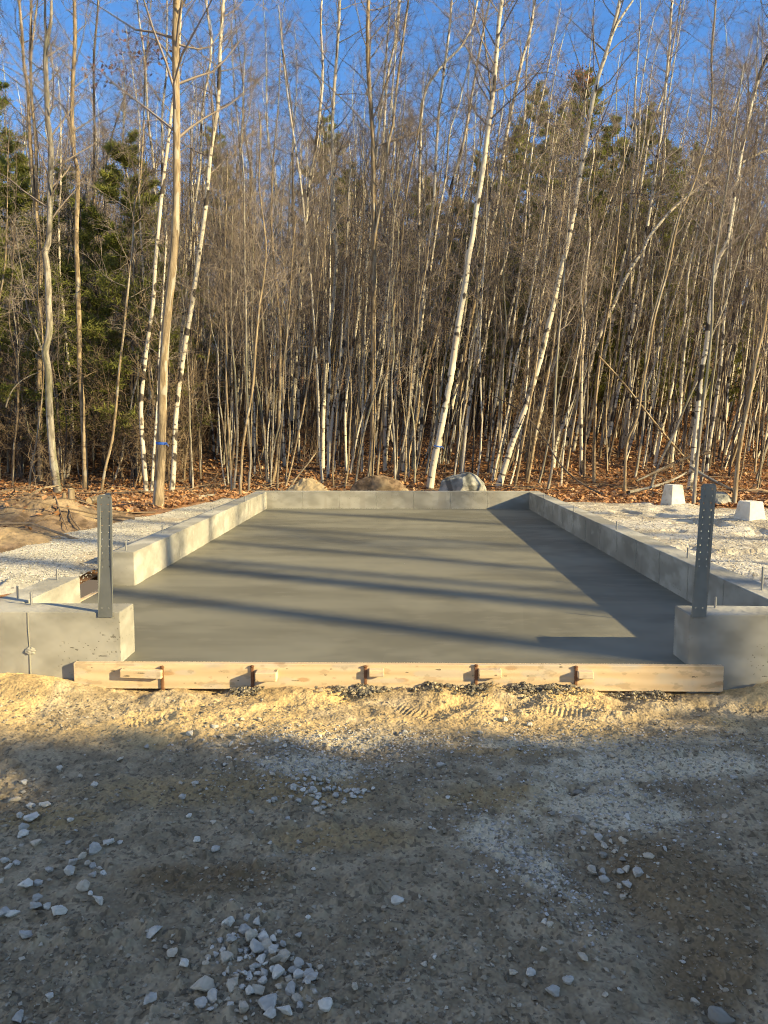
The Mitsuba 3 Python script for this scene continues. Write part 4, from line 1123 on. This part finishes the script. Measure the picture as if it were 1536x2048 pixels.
# ------------------------------------------------------------------ forest floor litter
r = np.random.default_rng(81)
n = 120000
y = 11.2 + 30 * r.random(n) ** 1.7
x = r.uniform(-1, 1, n) * (0.60 * y + .8)
ok = ~((np.abs(x) < 2.5) & (y < YB + .25)) & ((y > 12.1) | (x < path_edge(y) - .15) | (x > 2.6)) & ~((x > 2.3) & (y < 11.6 - .36 * (x - 2.4)))
xl, yl = r.uniform(-8, -3.4, 9000), r.uniform(7.5, 12.5, 9000)
okl = xl < path_edge(yl) - .3
x, y = np.concatenate([x[ok], xl[okl]]), np.concatenate([y[ok], yl[okl]])
bare = (surface(x, y) > terrain(x, y) + .015) & (r.random(len(x)) < .93)
x, y = x[~bare], y[~bare]
n = len(x)
z = np.maximum(floor_h(x, y), surface(x, y)) + r.uniform(0.005, 0.035, n)
yaw, s = r.uniform(0, 6.28, n), r.uniform(.022, .05, n)
tx, ty = r.normal(0, .45, n), r.normal(0, .45, n)
a = np.stack([np.cos(yaw), np.sin(yaw), tx], 1) * s[:, None]
b = np.stack([-np.sin(yaw), np.cos(yaw), ty], 1) * (s * r.uniform(.45, .8, n))[:, None]
c = np.stack([x, y, z], 1)
V = np.stack([c - a, c + b + [0, 0, .006], c + a, c - b + [0, 0, .006]], 1).reshape(-1, 3)
q = np.arange(n)[:, None] * 4
F = np.vstack([q + [0, 1, 2], q + [0, 2, 3]])
pal = np.array([[.40, .20, .085], [.48, .27, .13], [.30, .15, .07], [.56, .37, .21], [.20, .11, .06], [.44, .22, .10]])
col = np.repeat(pal[r.integers(0, 6, n)] * r.uniform(.7, 1.15, (n, 1)), 4, 0)
scene['fallen_leaves'] = ply((V, F), 'm_vcol', color=col)
tag('fallen_leaves', 'orange brown fallen leaves covering the woodland floor', 'leaves', kind='stuff')

# sticks lying about in the litter
P, R = [], []
for i in range(330):
    if i < 260:
        y = 12.9 + 8 * r.random() ** 1.6
        x = r.uniform(-1, 1) * (0.58 * y)
        if abs(x) < 4.2 and y < 14.0:
            y += 1.4
    else:
        y, x = r.uniform(7.6, 13.5), -r.uniform(3.9, 7.5)
    L, az = r.uniform(.4, 2.2), r.uniform(0, 6.28)
    f = np.linspace(-.5, .5, 5)
    px, py = x + np.cos(az) * L * f, y + np.sin(az) * L * f
    pz = surface(px, py) + .02 + r.uniform(0, .25) * (f + .5) * (r.random() < .5)
    P.append(np.column_stack([px, py, pz]) + r.normal(0, .02, (5, 3)))
    R.append(r.uniform(.006, .016) * np.linspace(1, .4, 5))
scene['fallen_sticks'] = ply(tubes(np.array(P), np.array(R), 5), 'm_brush', smooth=True)
tag('fallen_sticks', 'dead sticks scattered over the leaf litter', 'sticks', kind='stuff')


def log(name, mtl, label, cat, pts, w0, w1, y, dy=0.0, lift=0.0):
    P = []
    for i, (u, v) in enumerate(pts):
        P.append(at_y(u, v, y + dy * i / (len(pts) - 1)))
    q = resample(np.column_stack([np.array(P), np.linspace(w0, w1, len(P)) / FOC * y / 2]), 16)
    rr = np.random.default_rng(int(pts[0][0]))
    V, F, U = stem([(q[:, :3], q[:, 3])], 8, 0, .2, rr)
    root = new(name)
    tag(root, label, cat)
    part(root, 'stem', ply((V, F), mtl, smooth=True, uv=U))
    tw = crown(rr, q[:, :3], q[:, 3], .3, 6, .6, 3, 2, (0, 70))
    tag(part(root, 'twigs', ply(tw, 'm_brush', smooth=True)), kind='stuff')


log('fallen_branch', 'm_bark_tan', 'thin pale dead branch hanging diagonally across the trunks at right', 'branch', [(1197, 712), (1240, 758), (1300, 833), (1340, 882), (1378, 925)], 3.5, 5, 14.5, 1.5)
log('fallen_branch', 'm_bark_dark', 'long thin dead stem sloping down behind the far right wall corner', 'branch', [(985, 792), (1040, 822), (1090, 878), (1118, 925), (1160, 965), (1215, 992)], 2, 3.5, 15.5, -2.5)
log('fallen_branch', 'm_bark_grey', 'pale log lying behind the far pier', 'log', [(1258, 984), (1300, 975), (1345, 960), (1372, 945)], 6, 4, 12.6, .8)
log('fallen_branch', 'm_bark_dark', 'dark fallen trunk propped up behind the far pier', 'log', [(1272, 962), (1325, 938), (1362, 920), (1420, 905)], 5, 7, 14.0, .5)
log('fallen_branch', 'm_bark_grey', 'grey fallen trunk sloping down into the litter right of the far pier', 'log', [(1380, 932), (1410, 952), (1440, 968), (1475, 985)], 7, 5, 12.6, -.4)
log('fallen_branch', 'm_bark_tan', 'pale branch propped up in the litter behind the back wall', 'branch', [(575, 980), (600, 947), (625, 915), (632, 905)], 4, 2.5, 13.6, .6)
log('fallen_branch', 'm_bark_tan', 'bleached branch lying on the litter left of the wavy trunk', 'branch', [(30, 1003), (60, 990), (90, 975), (118, 972)], 6, 3, 12.5, .5)
log('fallen_branch', 'm_bark_tan', 'weathered log pieces beside the gravel near the taped trunk', 'log', [(372, 1000), (400, 994), (430, 990)], 8, 5, 12.9, .2)
log('fallen_branch', 'm_bark_tan', 'dead branch crossing level between the two left grey trunks', 'branch', [(109, 797), (150, 765), (200, 738), (270, 705)], 3, 1.5, 14.8, .8)
log('fallen_branch', 'm_bark_grey', 'arching bare vine stem left of the wavy grey trunk', 'branch', [(12, 815), (22, 785), (45, 760), (78, 745)], 3, 1.5, 14.6, .3)

# stumps and the sawn log end at the left
def stump(u, v0, v1, w, y, label):
    a, b = at_y(u, v0, y), at_y(u, v1, y)
    rr = np.random.default_rng(int(u))
    z = np.linspace(a[2] - .1, b[2], 7)
    P = np.column_stack([np.full(7, a[0]) + np.linspace(0, .015, 7), np.full(7, y), z])
    V, F, U = stem([(P, np.full(7, w / FOC * y / 2) * np.linspace(1.15, .95, 7))], 12, .25, .1, rr)
    root = new('tree_stump')
    tag(root, label, 'stump')
    part(root, 'trunk', ply((V, F), 'm_bark_tan', smooth=True, uv=U))
    rad = w / FOC * y / 2
    ang = np.linspace(0, 6.283, 13)[:-1]
    Vt = np.vstack([[P[-1] + [0, 0, .012]], P[-1] + np.stack([np.cos(ang) * rad, np.sin(ang) * rad, .004 + .01 * rr.random(12)], 1)])
    Ft = np.array([[0, k + 1, (k + 1) % 12 + 1] for k in range(12)])
    part(root, 'cut_top', ply((Vt, Ft), 'm_cut'))


stump(142, 1012, 978, 13, 11.2, 'taller pale stump beside the wavy grey trunk')
stump(127, 1008, 985, 8, 11.4, 'small stump between the wavy grey trunk and the taller stump')
stump(119, 950, 893, 9, 14.9, 'broken grey stump standing behind the wavy grey trunk')
c = at_y(179, 1002, 11.3)
cyl = trimesh.creation.cylinder(radius=.034, height=.5, sections=18)
cyl.apply_transform(trimesh.transformations.rotation_matrix(math.radians(80), [1, 0, 0]))
cyl.apply_transform(trimesh.transformations.rotation_matrix(math.radians(-12), [0, 0, 1]))
cyl.apply_translation(c + [0.05, .25, 0])
V, F, U = stem([(np.linspace(c, c + [.1, .5, .03], 8), np.full(8, .055))], 14, 0, .1, r)
tag('cut_log', 'sawn log showing its round yellow end, right of the pale stumps', 'log')
scene['cut_log__bark'] = ply((V, F), 'm_bark_tan', smooth=True, uv=U)
ang = np.linspace(0, 6.283, 19)[:-1]
Vd = np.vstack([[c - [0, .003, 0]], c + np.stack([np.cos(ang) * .054, 0 * ang - .001, np.sin(ang) * .054], 1)])
scene['cut_log__cut_end'] = ply((Vd, np.array([[0, k + 1, (k + 1) % 18 + 1] for k in range(18)])), 'm_cut')


# boulders
def boulder(u, v, y, rx, ry, rz, label, seed, mtl='m_boulder'):
    c = at_y(u, v, y)
    m = trimesh.creation.icosphere(subdivisions=5)
    d = np.array(m.vertices)
    rr = np.random.default_rng(seed)
    f = np.ones(len(d))
    for _ in range(9):                         # flattened faces
        a = unit(rr.normal(size=3))
        k = rr.uniform(.72, .92)
        f = np.minimum(f, k / np.clip(d @ a, 1e-3, None)) if True else f
    d = d * f[:, None]
    d = d * (1 + .10 * (meshkit.fbm(d * 2.2 + 5, 5, seed) - .5)[:, None] * 2)
    m.vertices = d * [rx, ry, rz] + c
    root = new('boulder')
    tag(root, label, 'boulder')
    part(root, 'rock', ply(m, mtl, smooth=True))


boulder(921, 985, 13.6, .46, .40, .40, 'big grey boulder with dark streaks behind the back wall', 4)
boulder(757, 990, 13.4, .54, .36, .36, 'low tan boulder behind the middle of the back wall', 7, 'm_soil')
boulder(1432, 1012, 11.6, .27, .25, .22, 'mossy grey boulder at the gravel edge right of the right strap', 9)
boulder(36, 872, 21.0, .75, .6, .5, 'pale boulder half hidden in the brush at the far left', 12)
boulder(1297, 838, 26.0, .4, .4, .3, 'small grey rock far up the slope between the right birches', 15)


# dry brown leaves still hanging on a twig or two, and the brown tuft on the pine top
def leaf_cluster(name, label, cats, centre, rad, n, seed, color):
    rr = np.random.default_rng(seed)
    c = centre + rr.normal(0, 1, (n, 3)) * rad
    a, b = unit(rr.normal(size=(n, 3))) * .055, unit(rr.normal(size=(n, 3))) * .03
    V = np.stack([c - a, c + b, c + a, c - b], 1).reshape(-1, 3)
    q = np.arange(n)[:, None] * 4
    col = np.repeat(np.array(color) * rr.uniform(.6, 1.2, (n, 1)), 4, 0)
    tw = c[::3]
    return ply((V, np.vstack([q + [0, 1, 2], q + [0, 2, 3]])), 'm_vcol', color=col)


for j, (u, v, y, ra, n) in enumerate(((300, 105, 18.6, .27, 90), (225, 145, 18.8, .36, 110), (250, 80, 18.7, .22, 30), (1162, 158, 28.6, .28, 320))):
    own = 'bare_tree' if j < 3 else 'pine_tree_005'
    part('bare_tree_008' if j < 3 else own, 'dead_leaves', leaf_cluster('x', '', '', at_y(u, v, y), np.array([ra, ra * .6, ra * .7]), n, 60 + j, (.26, .11, .05)))

# ------------------------------------------------------------------ yard stones, chips, crumbs
r = np.random.default_rng(90)
TONES = [(.46, .435, .37), (.55, .52, .44), (.36, .345, .30), (.44, .385, .29), (.40, .38, .33), (.24, .22, .18)]
ROCKS = []
for k in range(14):
    m = hull_rock(r, 12 + k % 4, .72)
    m = trimesh.Trimesh(*trimesh.remesh.subdivide(m.vertices, m.faces))
    m.merge_vertices()
    m = trimesh.Trimesh(*trimesh.remesh.subdivide(m.vertices, m.faces))
    m.merge_vertices()
    trimesh.smoothing.filter_laplacian(m, lamb=.25, iterations=1)
    m.vertices += m.vertex_normals * ((meshkit.fbm(m.vertices * 4.0 + 20, 3, k) - .5) * .22)[:, None]
    ROCKS.append({t: ply(m, 'm_stone', smooth=True, color=np.tile(np.array(TONES[t]), (len(m.vertices), 1)) * (0.62 + .76 * meshkit.fbm(m.vertices * 2.6 + 9, 4, k + t))[:, None]) for t in range(6)})


def put_stone(u, v, wpx, label, group=None, tone=None, sunk=.25):
    q = on_ground(u, v)
    x, y = q[0], q[1]
    z = float(yard_h(np.array([x]), np.array([y]))[0])
    dist = np.linalg.norm(q - EYE)
    s = wpx / FOC * dist / 2 * 1.12
    ring = np.linspace(0, 6.283, 7)[:-1]
    z = max(z, float(yard_h(x + .6 * s * np.cos(ring), y + .6 * s * np.sin(ring)).mean()))
    k, t = r.integers(14), (r.integers(5) if tone is None else tone)
    root = new('stone')
    tag(root, label, 'stone', group)
    m = T().translate([x, y, z + s * r.uniform(.22, .52)]).rotate([0, 0, 1], r.uniform(0, 360)).rotate([1, 0, 0], r.uniform(-25, 25)).scale([s * r.uniform(.95, 1.15), s * r.uniform(.8, 1.05), s * r.uniform(.75, 1.0)])
    scene[root] = {**ROCKS[k][int(t)], 'to_world': m}


for (u, v, w, t, lab) in ((795, 1804, 27, 1, 'pale wedge shaped stone alone in the dark soil at the centre'), (880, 1537, 18, 4, 'flat grey stone alone at the front centre of the pale dust'), (382, 1471, 18, 1, 'pale angular stone in the tan sand below the left end of the board'),
                          (650, 2026, 36, 1, 'large pale blue white stone at the bottom right of the bottom centre pile'), (557, 1957, 32, 1, 'squarish pale stone in the middle of the bottom centre pile'), (455, 1857, 30, 1, 'big pale block at the top left of the bottom centre pile'),
                          (192, 1808, 32, 1, 'flat pale stone at the lower end of the left stone arc'), (115, 1837, 30, 1, 'pale wedge stone in the row at the lower left'), (432, 1704, 18, 4, 'upright pointed grey stone left of centre'), (395, 1686, 17, 1, 'whitish stone next to the upright pointed one'),
                          (1155, 1580, 24, 5, 'dark clod on the pale dust right of centre'), (1207, 1748, 24, 4, 'largest pale stone in the right hand group'), (1297, 1722, 22, 3, 'triangular grey stone right of the right hand group'), (1135, 1976, 26, 4, 'oval grey stone near the bottom right'),
                          (1167, 1928, 24, 3, 'flat brownish stone above the oval one at the bottom right'), (1440, 2024, 46, 5, 'broad half buried brown stone in the bottom right corner'), (1157, 1646, 26, 5, 'rounded brown stone at the top of the right hand group'), (780, 1742, 0, 1, '')):
    if w:
        put_stone(u, v, w, lab, tone=t)
G1 = ('crushed pale stone in the loose pile at the bottom centre', 'stones of the bottom centre pile')
for (u, v, w) in ((516, 1851, 20), (489, 1865, 22), (500, 1883, 34), (345, 1914, 22), (366, 1926, 12), (405, 1983, 38), (620, 1970, 32), (485, 2032, 30), (540, 2020, 44), (450, 1924, 30), (495, 1848, 20), (508, 1868, 14), (526, 1880, 22), (546, 1884, 18), (512, 1905, 36), (532, 1900, 26),
                  (463, 1893, 22), (440, 1884, 18), (565, 1898, 18), (545, 1915, 22), (569, 1922, 28), (525, 1925, 22), (553, 1932, 26), (512, 1941, 24), (531, 1940, 14), (528, 1953, 20), (596, 1936, 26), (616, 1944, 20), (598, 1958, 26), (622, 1960, 30), (586, 1948, 18), (499, 1957, 18), (486, 1960, 18), (530, 1972, 24),
                  (475, 1962, 16), (465, 1982, 40), (486, 1987, 18), (516, 1988, 28), (500, 1996, 22), (558, 1982, 18), (585, 1985, 32), (592, 2003, 24), (600, 2018, 18), (567, 2040, 36), (430, 2003, 34), (402, 2018, 26), (371, 1941, 22), (460, 2024, 16), (456, 1947, 14), (412, 1936, 14), (640, 1944, 12), (540, 2042, 24),
                  (420, 2030, 16), (446, 1905, 14), (480, 1905, 14), (545, 1950, 16), (577, 1962, 14), (614, 1988, 18), (628, 2000, 14), (708, 1990, 20), (476, 1875, 12), (433, 1860, 0)):
    if w:
        put_stone(u, v, w, *G1)
for i in range(70):
    put_stone(r.normal(525, 52), r.normal(1935, 52), r.uniform(7, 15), *G1)
G2 = ('pale angular stone in the curved scatter at the left edge', 'stones scattered at the left')
for (u, v, w) in ((30, 1607, 20), (90, 1616, 24), (62, 1640, 32), (40, 1635, 18), (60, 1615, 20), (45, 1664, 28), (48, 1676, 18), (70, 1695, 22), (8, 1727, 18), (40, 1680, 12), (215, 1688, 28), (190, 1707, 30), (165, 1722, 18), (185, 1738, 22), (175, 1735, 16), (140, 1755, 30), (205, 1752, 14), (188, 1760, 18), (150, 1738, 22), (170, 1780, 26),
                  (198, 1742, 12), (10, 1840, 22), (25, 1838, 28), (70, 1827, 26), (92, 1826, 20), (52, 1784, 24), (76, 1776, 18), (5, 1770, 16), (98, 1752, 16), (52, 1876, 28), (308, 1868, 30), (140, 1645, 14), (120, 1542, 14), (190, 1576, 16), (48, 1570, 14), (160, 1560, 12), (135, 1686, 14), (18, 1742, 14), (32, 1735, 14), (150, 1668, 12),
                  (100, 2004, 14), (40, 2040, 24), (300, 2018, 26), (76, 1805, 20), (240, 1690, 12), (182, 1795, 12)):
    put_stone(u, v, w, *G2)
G3 = ('small crushed grey stone in the pale patch left of centre', 'stones of the pale patch left of centre')
for i in range(60):
    put_stone(r.normal(622, 34), 1580 + r.normal(0, 14) + (i % 7 == 0) * 20, r.uniform(7, 16), *G3)
for i in range(16):
    put_stone(r.normal(715, 18), 1588 + r.normal(0, 6), r.uniform(8, 15), *G3)
for i in range(34):
    put_stone(r.uniform(420, 640), 1490 + r.normal(0, 22), r.uniform(6, 15), *G3)
G4 = ('grey stone in the loose group right of centre', 'stones of the right hand group')
for (u, v, w) in ((1186, 1658, 18), (1168, 1668, 14), (1196, 1678, 20), (1210, 1690, 16), (1205, 1707, 18), (1246, 1688, 16), (1182, 1726, 22), (1190, 1735, 14), (1240, 1741, 16), (1254, 1740, 18), (1238, 1760, 16), (1256, 1762, 20), (1276, 1752, 24), (1246, 1780, 16), (1212, 1770, 12), (1166, 1692, 12), (1230, 1702, 14), (1222, 1684, 12), (1245, 1722, 14), (1207, 1732, 16), (1095, 1755, 14), (1100, 1746, 12), (1090, 1742, 12), (1072, 1660, 12), (1105, 1633, 14)):
    put_stone(u, v, w, *G4, tone=[4, 5, 3, 2][int(u) % 4])
G5 = ('single small stone lying on the open dark soil', 'small stones loose on the dark soil')
for (u, v, w) in ((628, 1743, 10), (365, 1601, 18), (378, 1640, 16), (425, 1650, 16), (575, 1641, 14), (332, 1772, 10), (597, 1686, 14), (502, 1627, 12), (480, 1560, 10), (540, 1700, 10), (1000, 1565, 12), (940, 1612, 14), (980, 1537, 10), (895, 1600, 12), (1300, 1555, 18), (1465, 1560, 18), (1225, 1515, 18), (1255, 1640, 18), (1450, 1640, 14), (848, 1935, 14), (868, 1925, 14), (1090, 1848, 14), (1098, 1858, 18), (870, 1926, 10),
                  (1210, 2002, 14), (1085, 1910, 16), (1060, 1950, 20), (1025, 1950, 18), (1105, 1992, 26), (1330, 1710, 14), (1510, 1712, 12), (1240, 1985, 10), (1390, 1995, 16), (1365, 1908, 12), (390, 1575, 14), (293, 1490, 14), (240, 1525, 14), (1160, 1860, 10), (700, 1560, 12), (740, 1640, 10), (860, 1660, 10), (1030, 1695, 10), (985, 1930, 12), (960, 1470, 14), (1010, 1443, 16), (1060, 1455, 14), (810, 1467, 14), (1090, 1500, 14), (1180, 1500, 16)):
    put_stone(u, v, w, *G5)


def chips(n, sampler, size, tones, seed, hfun, key, label, cat, mtl='m_vcol', up=.25):
    rr = np.random.default_rng(seed)
    x, y = sampler(rr, n)
    n = len(x)
    z = hfun(x, y)
    s = size[0] + (size[1] - size[0]) * rr.random(n) ** 3
    base = np.array([[1, 0, 0], [-1, .1, 0], [0, 1, .1], [.1, -1, 0], [0, .1, 1], [0, 0, -1.0]])
    Fb = np.array([[0, 2, 4], [2, 1, 4], [1, 3, 4], [3, 0, 4], [2, 0, 5], [1, 2, 5], [3, 1, 5], [0, 3, 5]])
    J = base[None] * rr.uniform(.55, 1.15, (n, 6, 1)) + rr.normal(0, .18, (n, 6, 3))
    th = rr.uniform(0, 6.28, n)
    co, si = np.cos(th)[:, None], np.sin(th)[:, None]
    J = np.stack([J[..., 0] * co - J[..., 1] * si, J[..., 0] * si + J[..., 1] * co, J[..., 2] * .7], -1)
    V = J * s[:, None, None] + np.stack([x, y, z + s * up], 1)[:, None]
    F = (Fb[None] + (np.arange(n) * 6)[:, None, None]).reshape(-1, 3)
    tn = np.array(tones)[rr.integers(0, len(tones), n)] * rr.uniform(.75, 1.2, (n, 1))
    scene[key] = ply((V.reshape(-1, 3), F), mtl, color=np.repeat(tn, 6, 0))
    tag(key, label, cat, kind='stuff')


def yard_sampler(rr, n):
    y = 1.45 + 2.35 * rr.random(n) ** 1.15
    x = rr.uniform(-1, 1, n) * (.56 * y + .15)
    d = fb(x, y, 2.2, 3, 66) + .25 * np.exp(-((x - gp(1210, 1720)[0]) ** 2 + (y - gp(1210, 1720)[1]) ** 2) / .12) + .25 * np.exp(-((x - gp(520, 1950)[0]) ** 2 + (y - gp(520, 1950)[1]) ** 2) / .06)
    k = rr.random(n) < .35 + 1.6 * d
    return x[k], y[k]


chips(60000, yard_sampler, (.002, .011), [(.20, .165, .112), (.25, .21, .145), (.29, .25, .18), (.22, .175, .115), (.16, .13, .09), (.36, .32, .245)], 5, lambda x, y: yard_h(x, y), 'gravel_chips', 'fine gravel and crumbs of soil in the dark yard', 'gravel')


def pale_sampler(rr, n):
    X, Y = [], []
    for (x, y, rx, ry, a) in PALE:
        m = n // len(PALE)
        u, w = rr.normal(0, rx * .75, m), rr.normal(0, ry * .75, m)
        X.append(x + u * math.cos(a) - w * math.sin(a)); Y.append(y + u * math.sin(a) + w * math.cos(a))
    x, y = np.concatenate(X), np.concatenate(Y)
    k = (y < 3.95) & (y > 1.4)
    return x[k], y[k]


chips(9000, pale_sampler, (.002, .009), [(.42, .40, .36), (.34, .33, .30), (.5, .48, .44), (.28, .26, .22)], 6, lambda x, y: yard_h(x, y), 'pale_grit', 'pale crushed grit on the dusty patches', 'gravel')


def path_sampler(rr, n):
    y = 5.4 + 7.0 * rr.random(n) ** 1.3
    x = rr.uniform(-5.6, -2.36, n)
    k = path_h(x, y) > terrain(x, y) + .02
    return x[k], y[k]


chips(26000, path_sampler, (.0035, .012), [(.39, .365, .31), (.46, .435, .37), (.32, .30, .25), (.20, .185, .15), (.50, .475, .41)], 7, path_h, 'path_gravel', 'pale crushed stone strip along the left wall', 'gravel')


def pad_sampler(rr, n):
    y = 5.0 + 6.6 * rr.random(n)
    x = rr.uniform(2.38, 7.0, n)
    k = pad_h(x, y) > terrain(x, y) + .03
    return x[k], y[k]


chips(22000, pad_sampler, (.0035, .013), [(.49, .445, .355), (.55, .51, .42), (.40, .35, .26), (.28, .235, .17)], 8, pad_h, 'pad_gravel', 'loose pale gravel on the pad beyond the right wall', 'gravel')


def crumb_sampler(rr, n):
    cs = [(490, 1373, .04), (500, 1370, .03), (690, 1375, .05), (735, 1368, .035), (742, 1372, .06), (725, 1372, .03), (870, 1366, .08), (950, 1366, .05), (1045, 1368, .06), (1070, 1372, .07), (1130, 1366, .07), (1260, 1372, .05), (1310, 1380, .03)]
    X, Y = [], []
    for u, v, s in cs:
        q = at_y(u, v, by0)
        X.append(rr.normal(q[0], s, n // len(cs))); Y.append(by0 - .006 - np.abs(rr.normal(0, .035, n // len(cs))))
    x, y = np.concatenate(X), np.concatenate(Y)
    k = (y < by0 - .004)
    return x[k], y[k]


chips(3000, crumb_sampler, (.003, .016), [(.13, .118, .09), (.18, .16, .12), (.10, .09, .07), (.26, .22, .15), (.36, .29, .18)], 9, lambda x, y: yard_h(x, y) + .006, 'concrete_crumbs', 'dark crumbs of spilled wet concrete along the foot of the board', 'crumbs', up=.5)
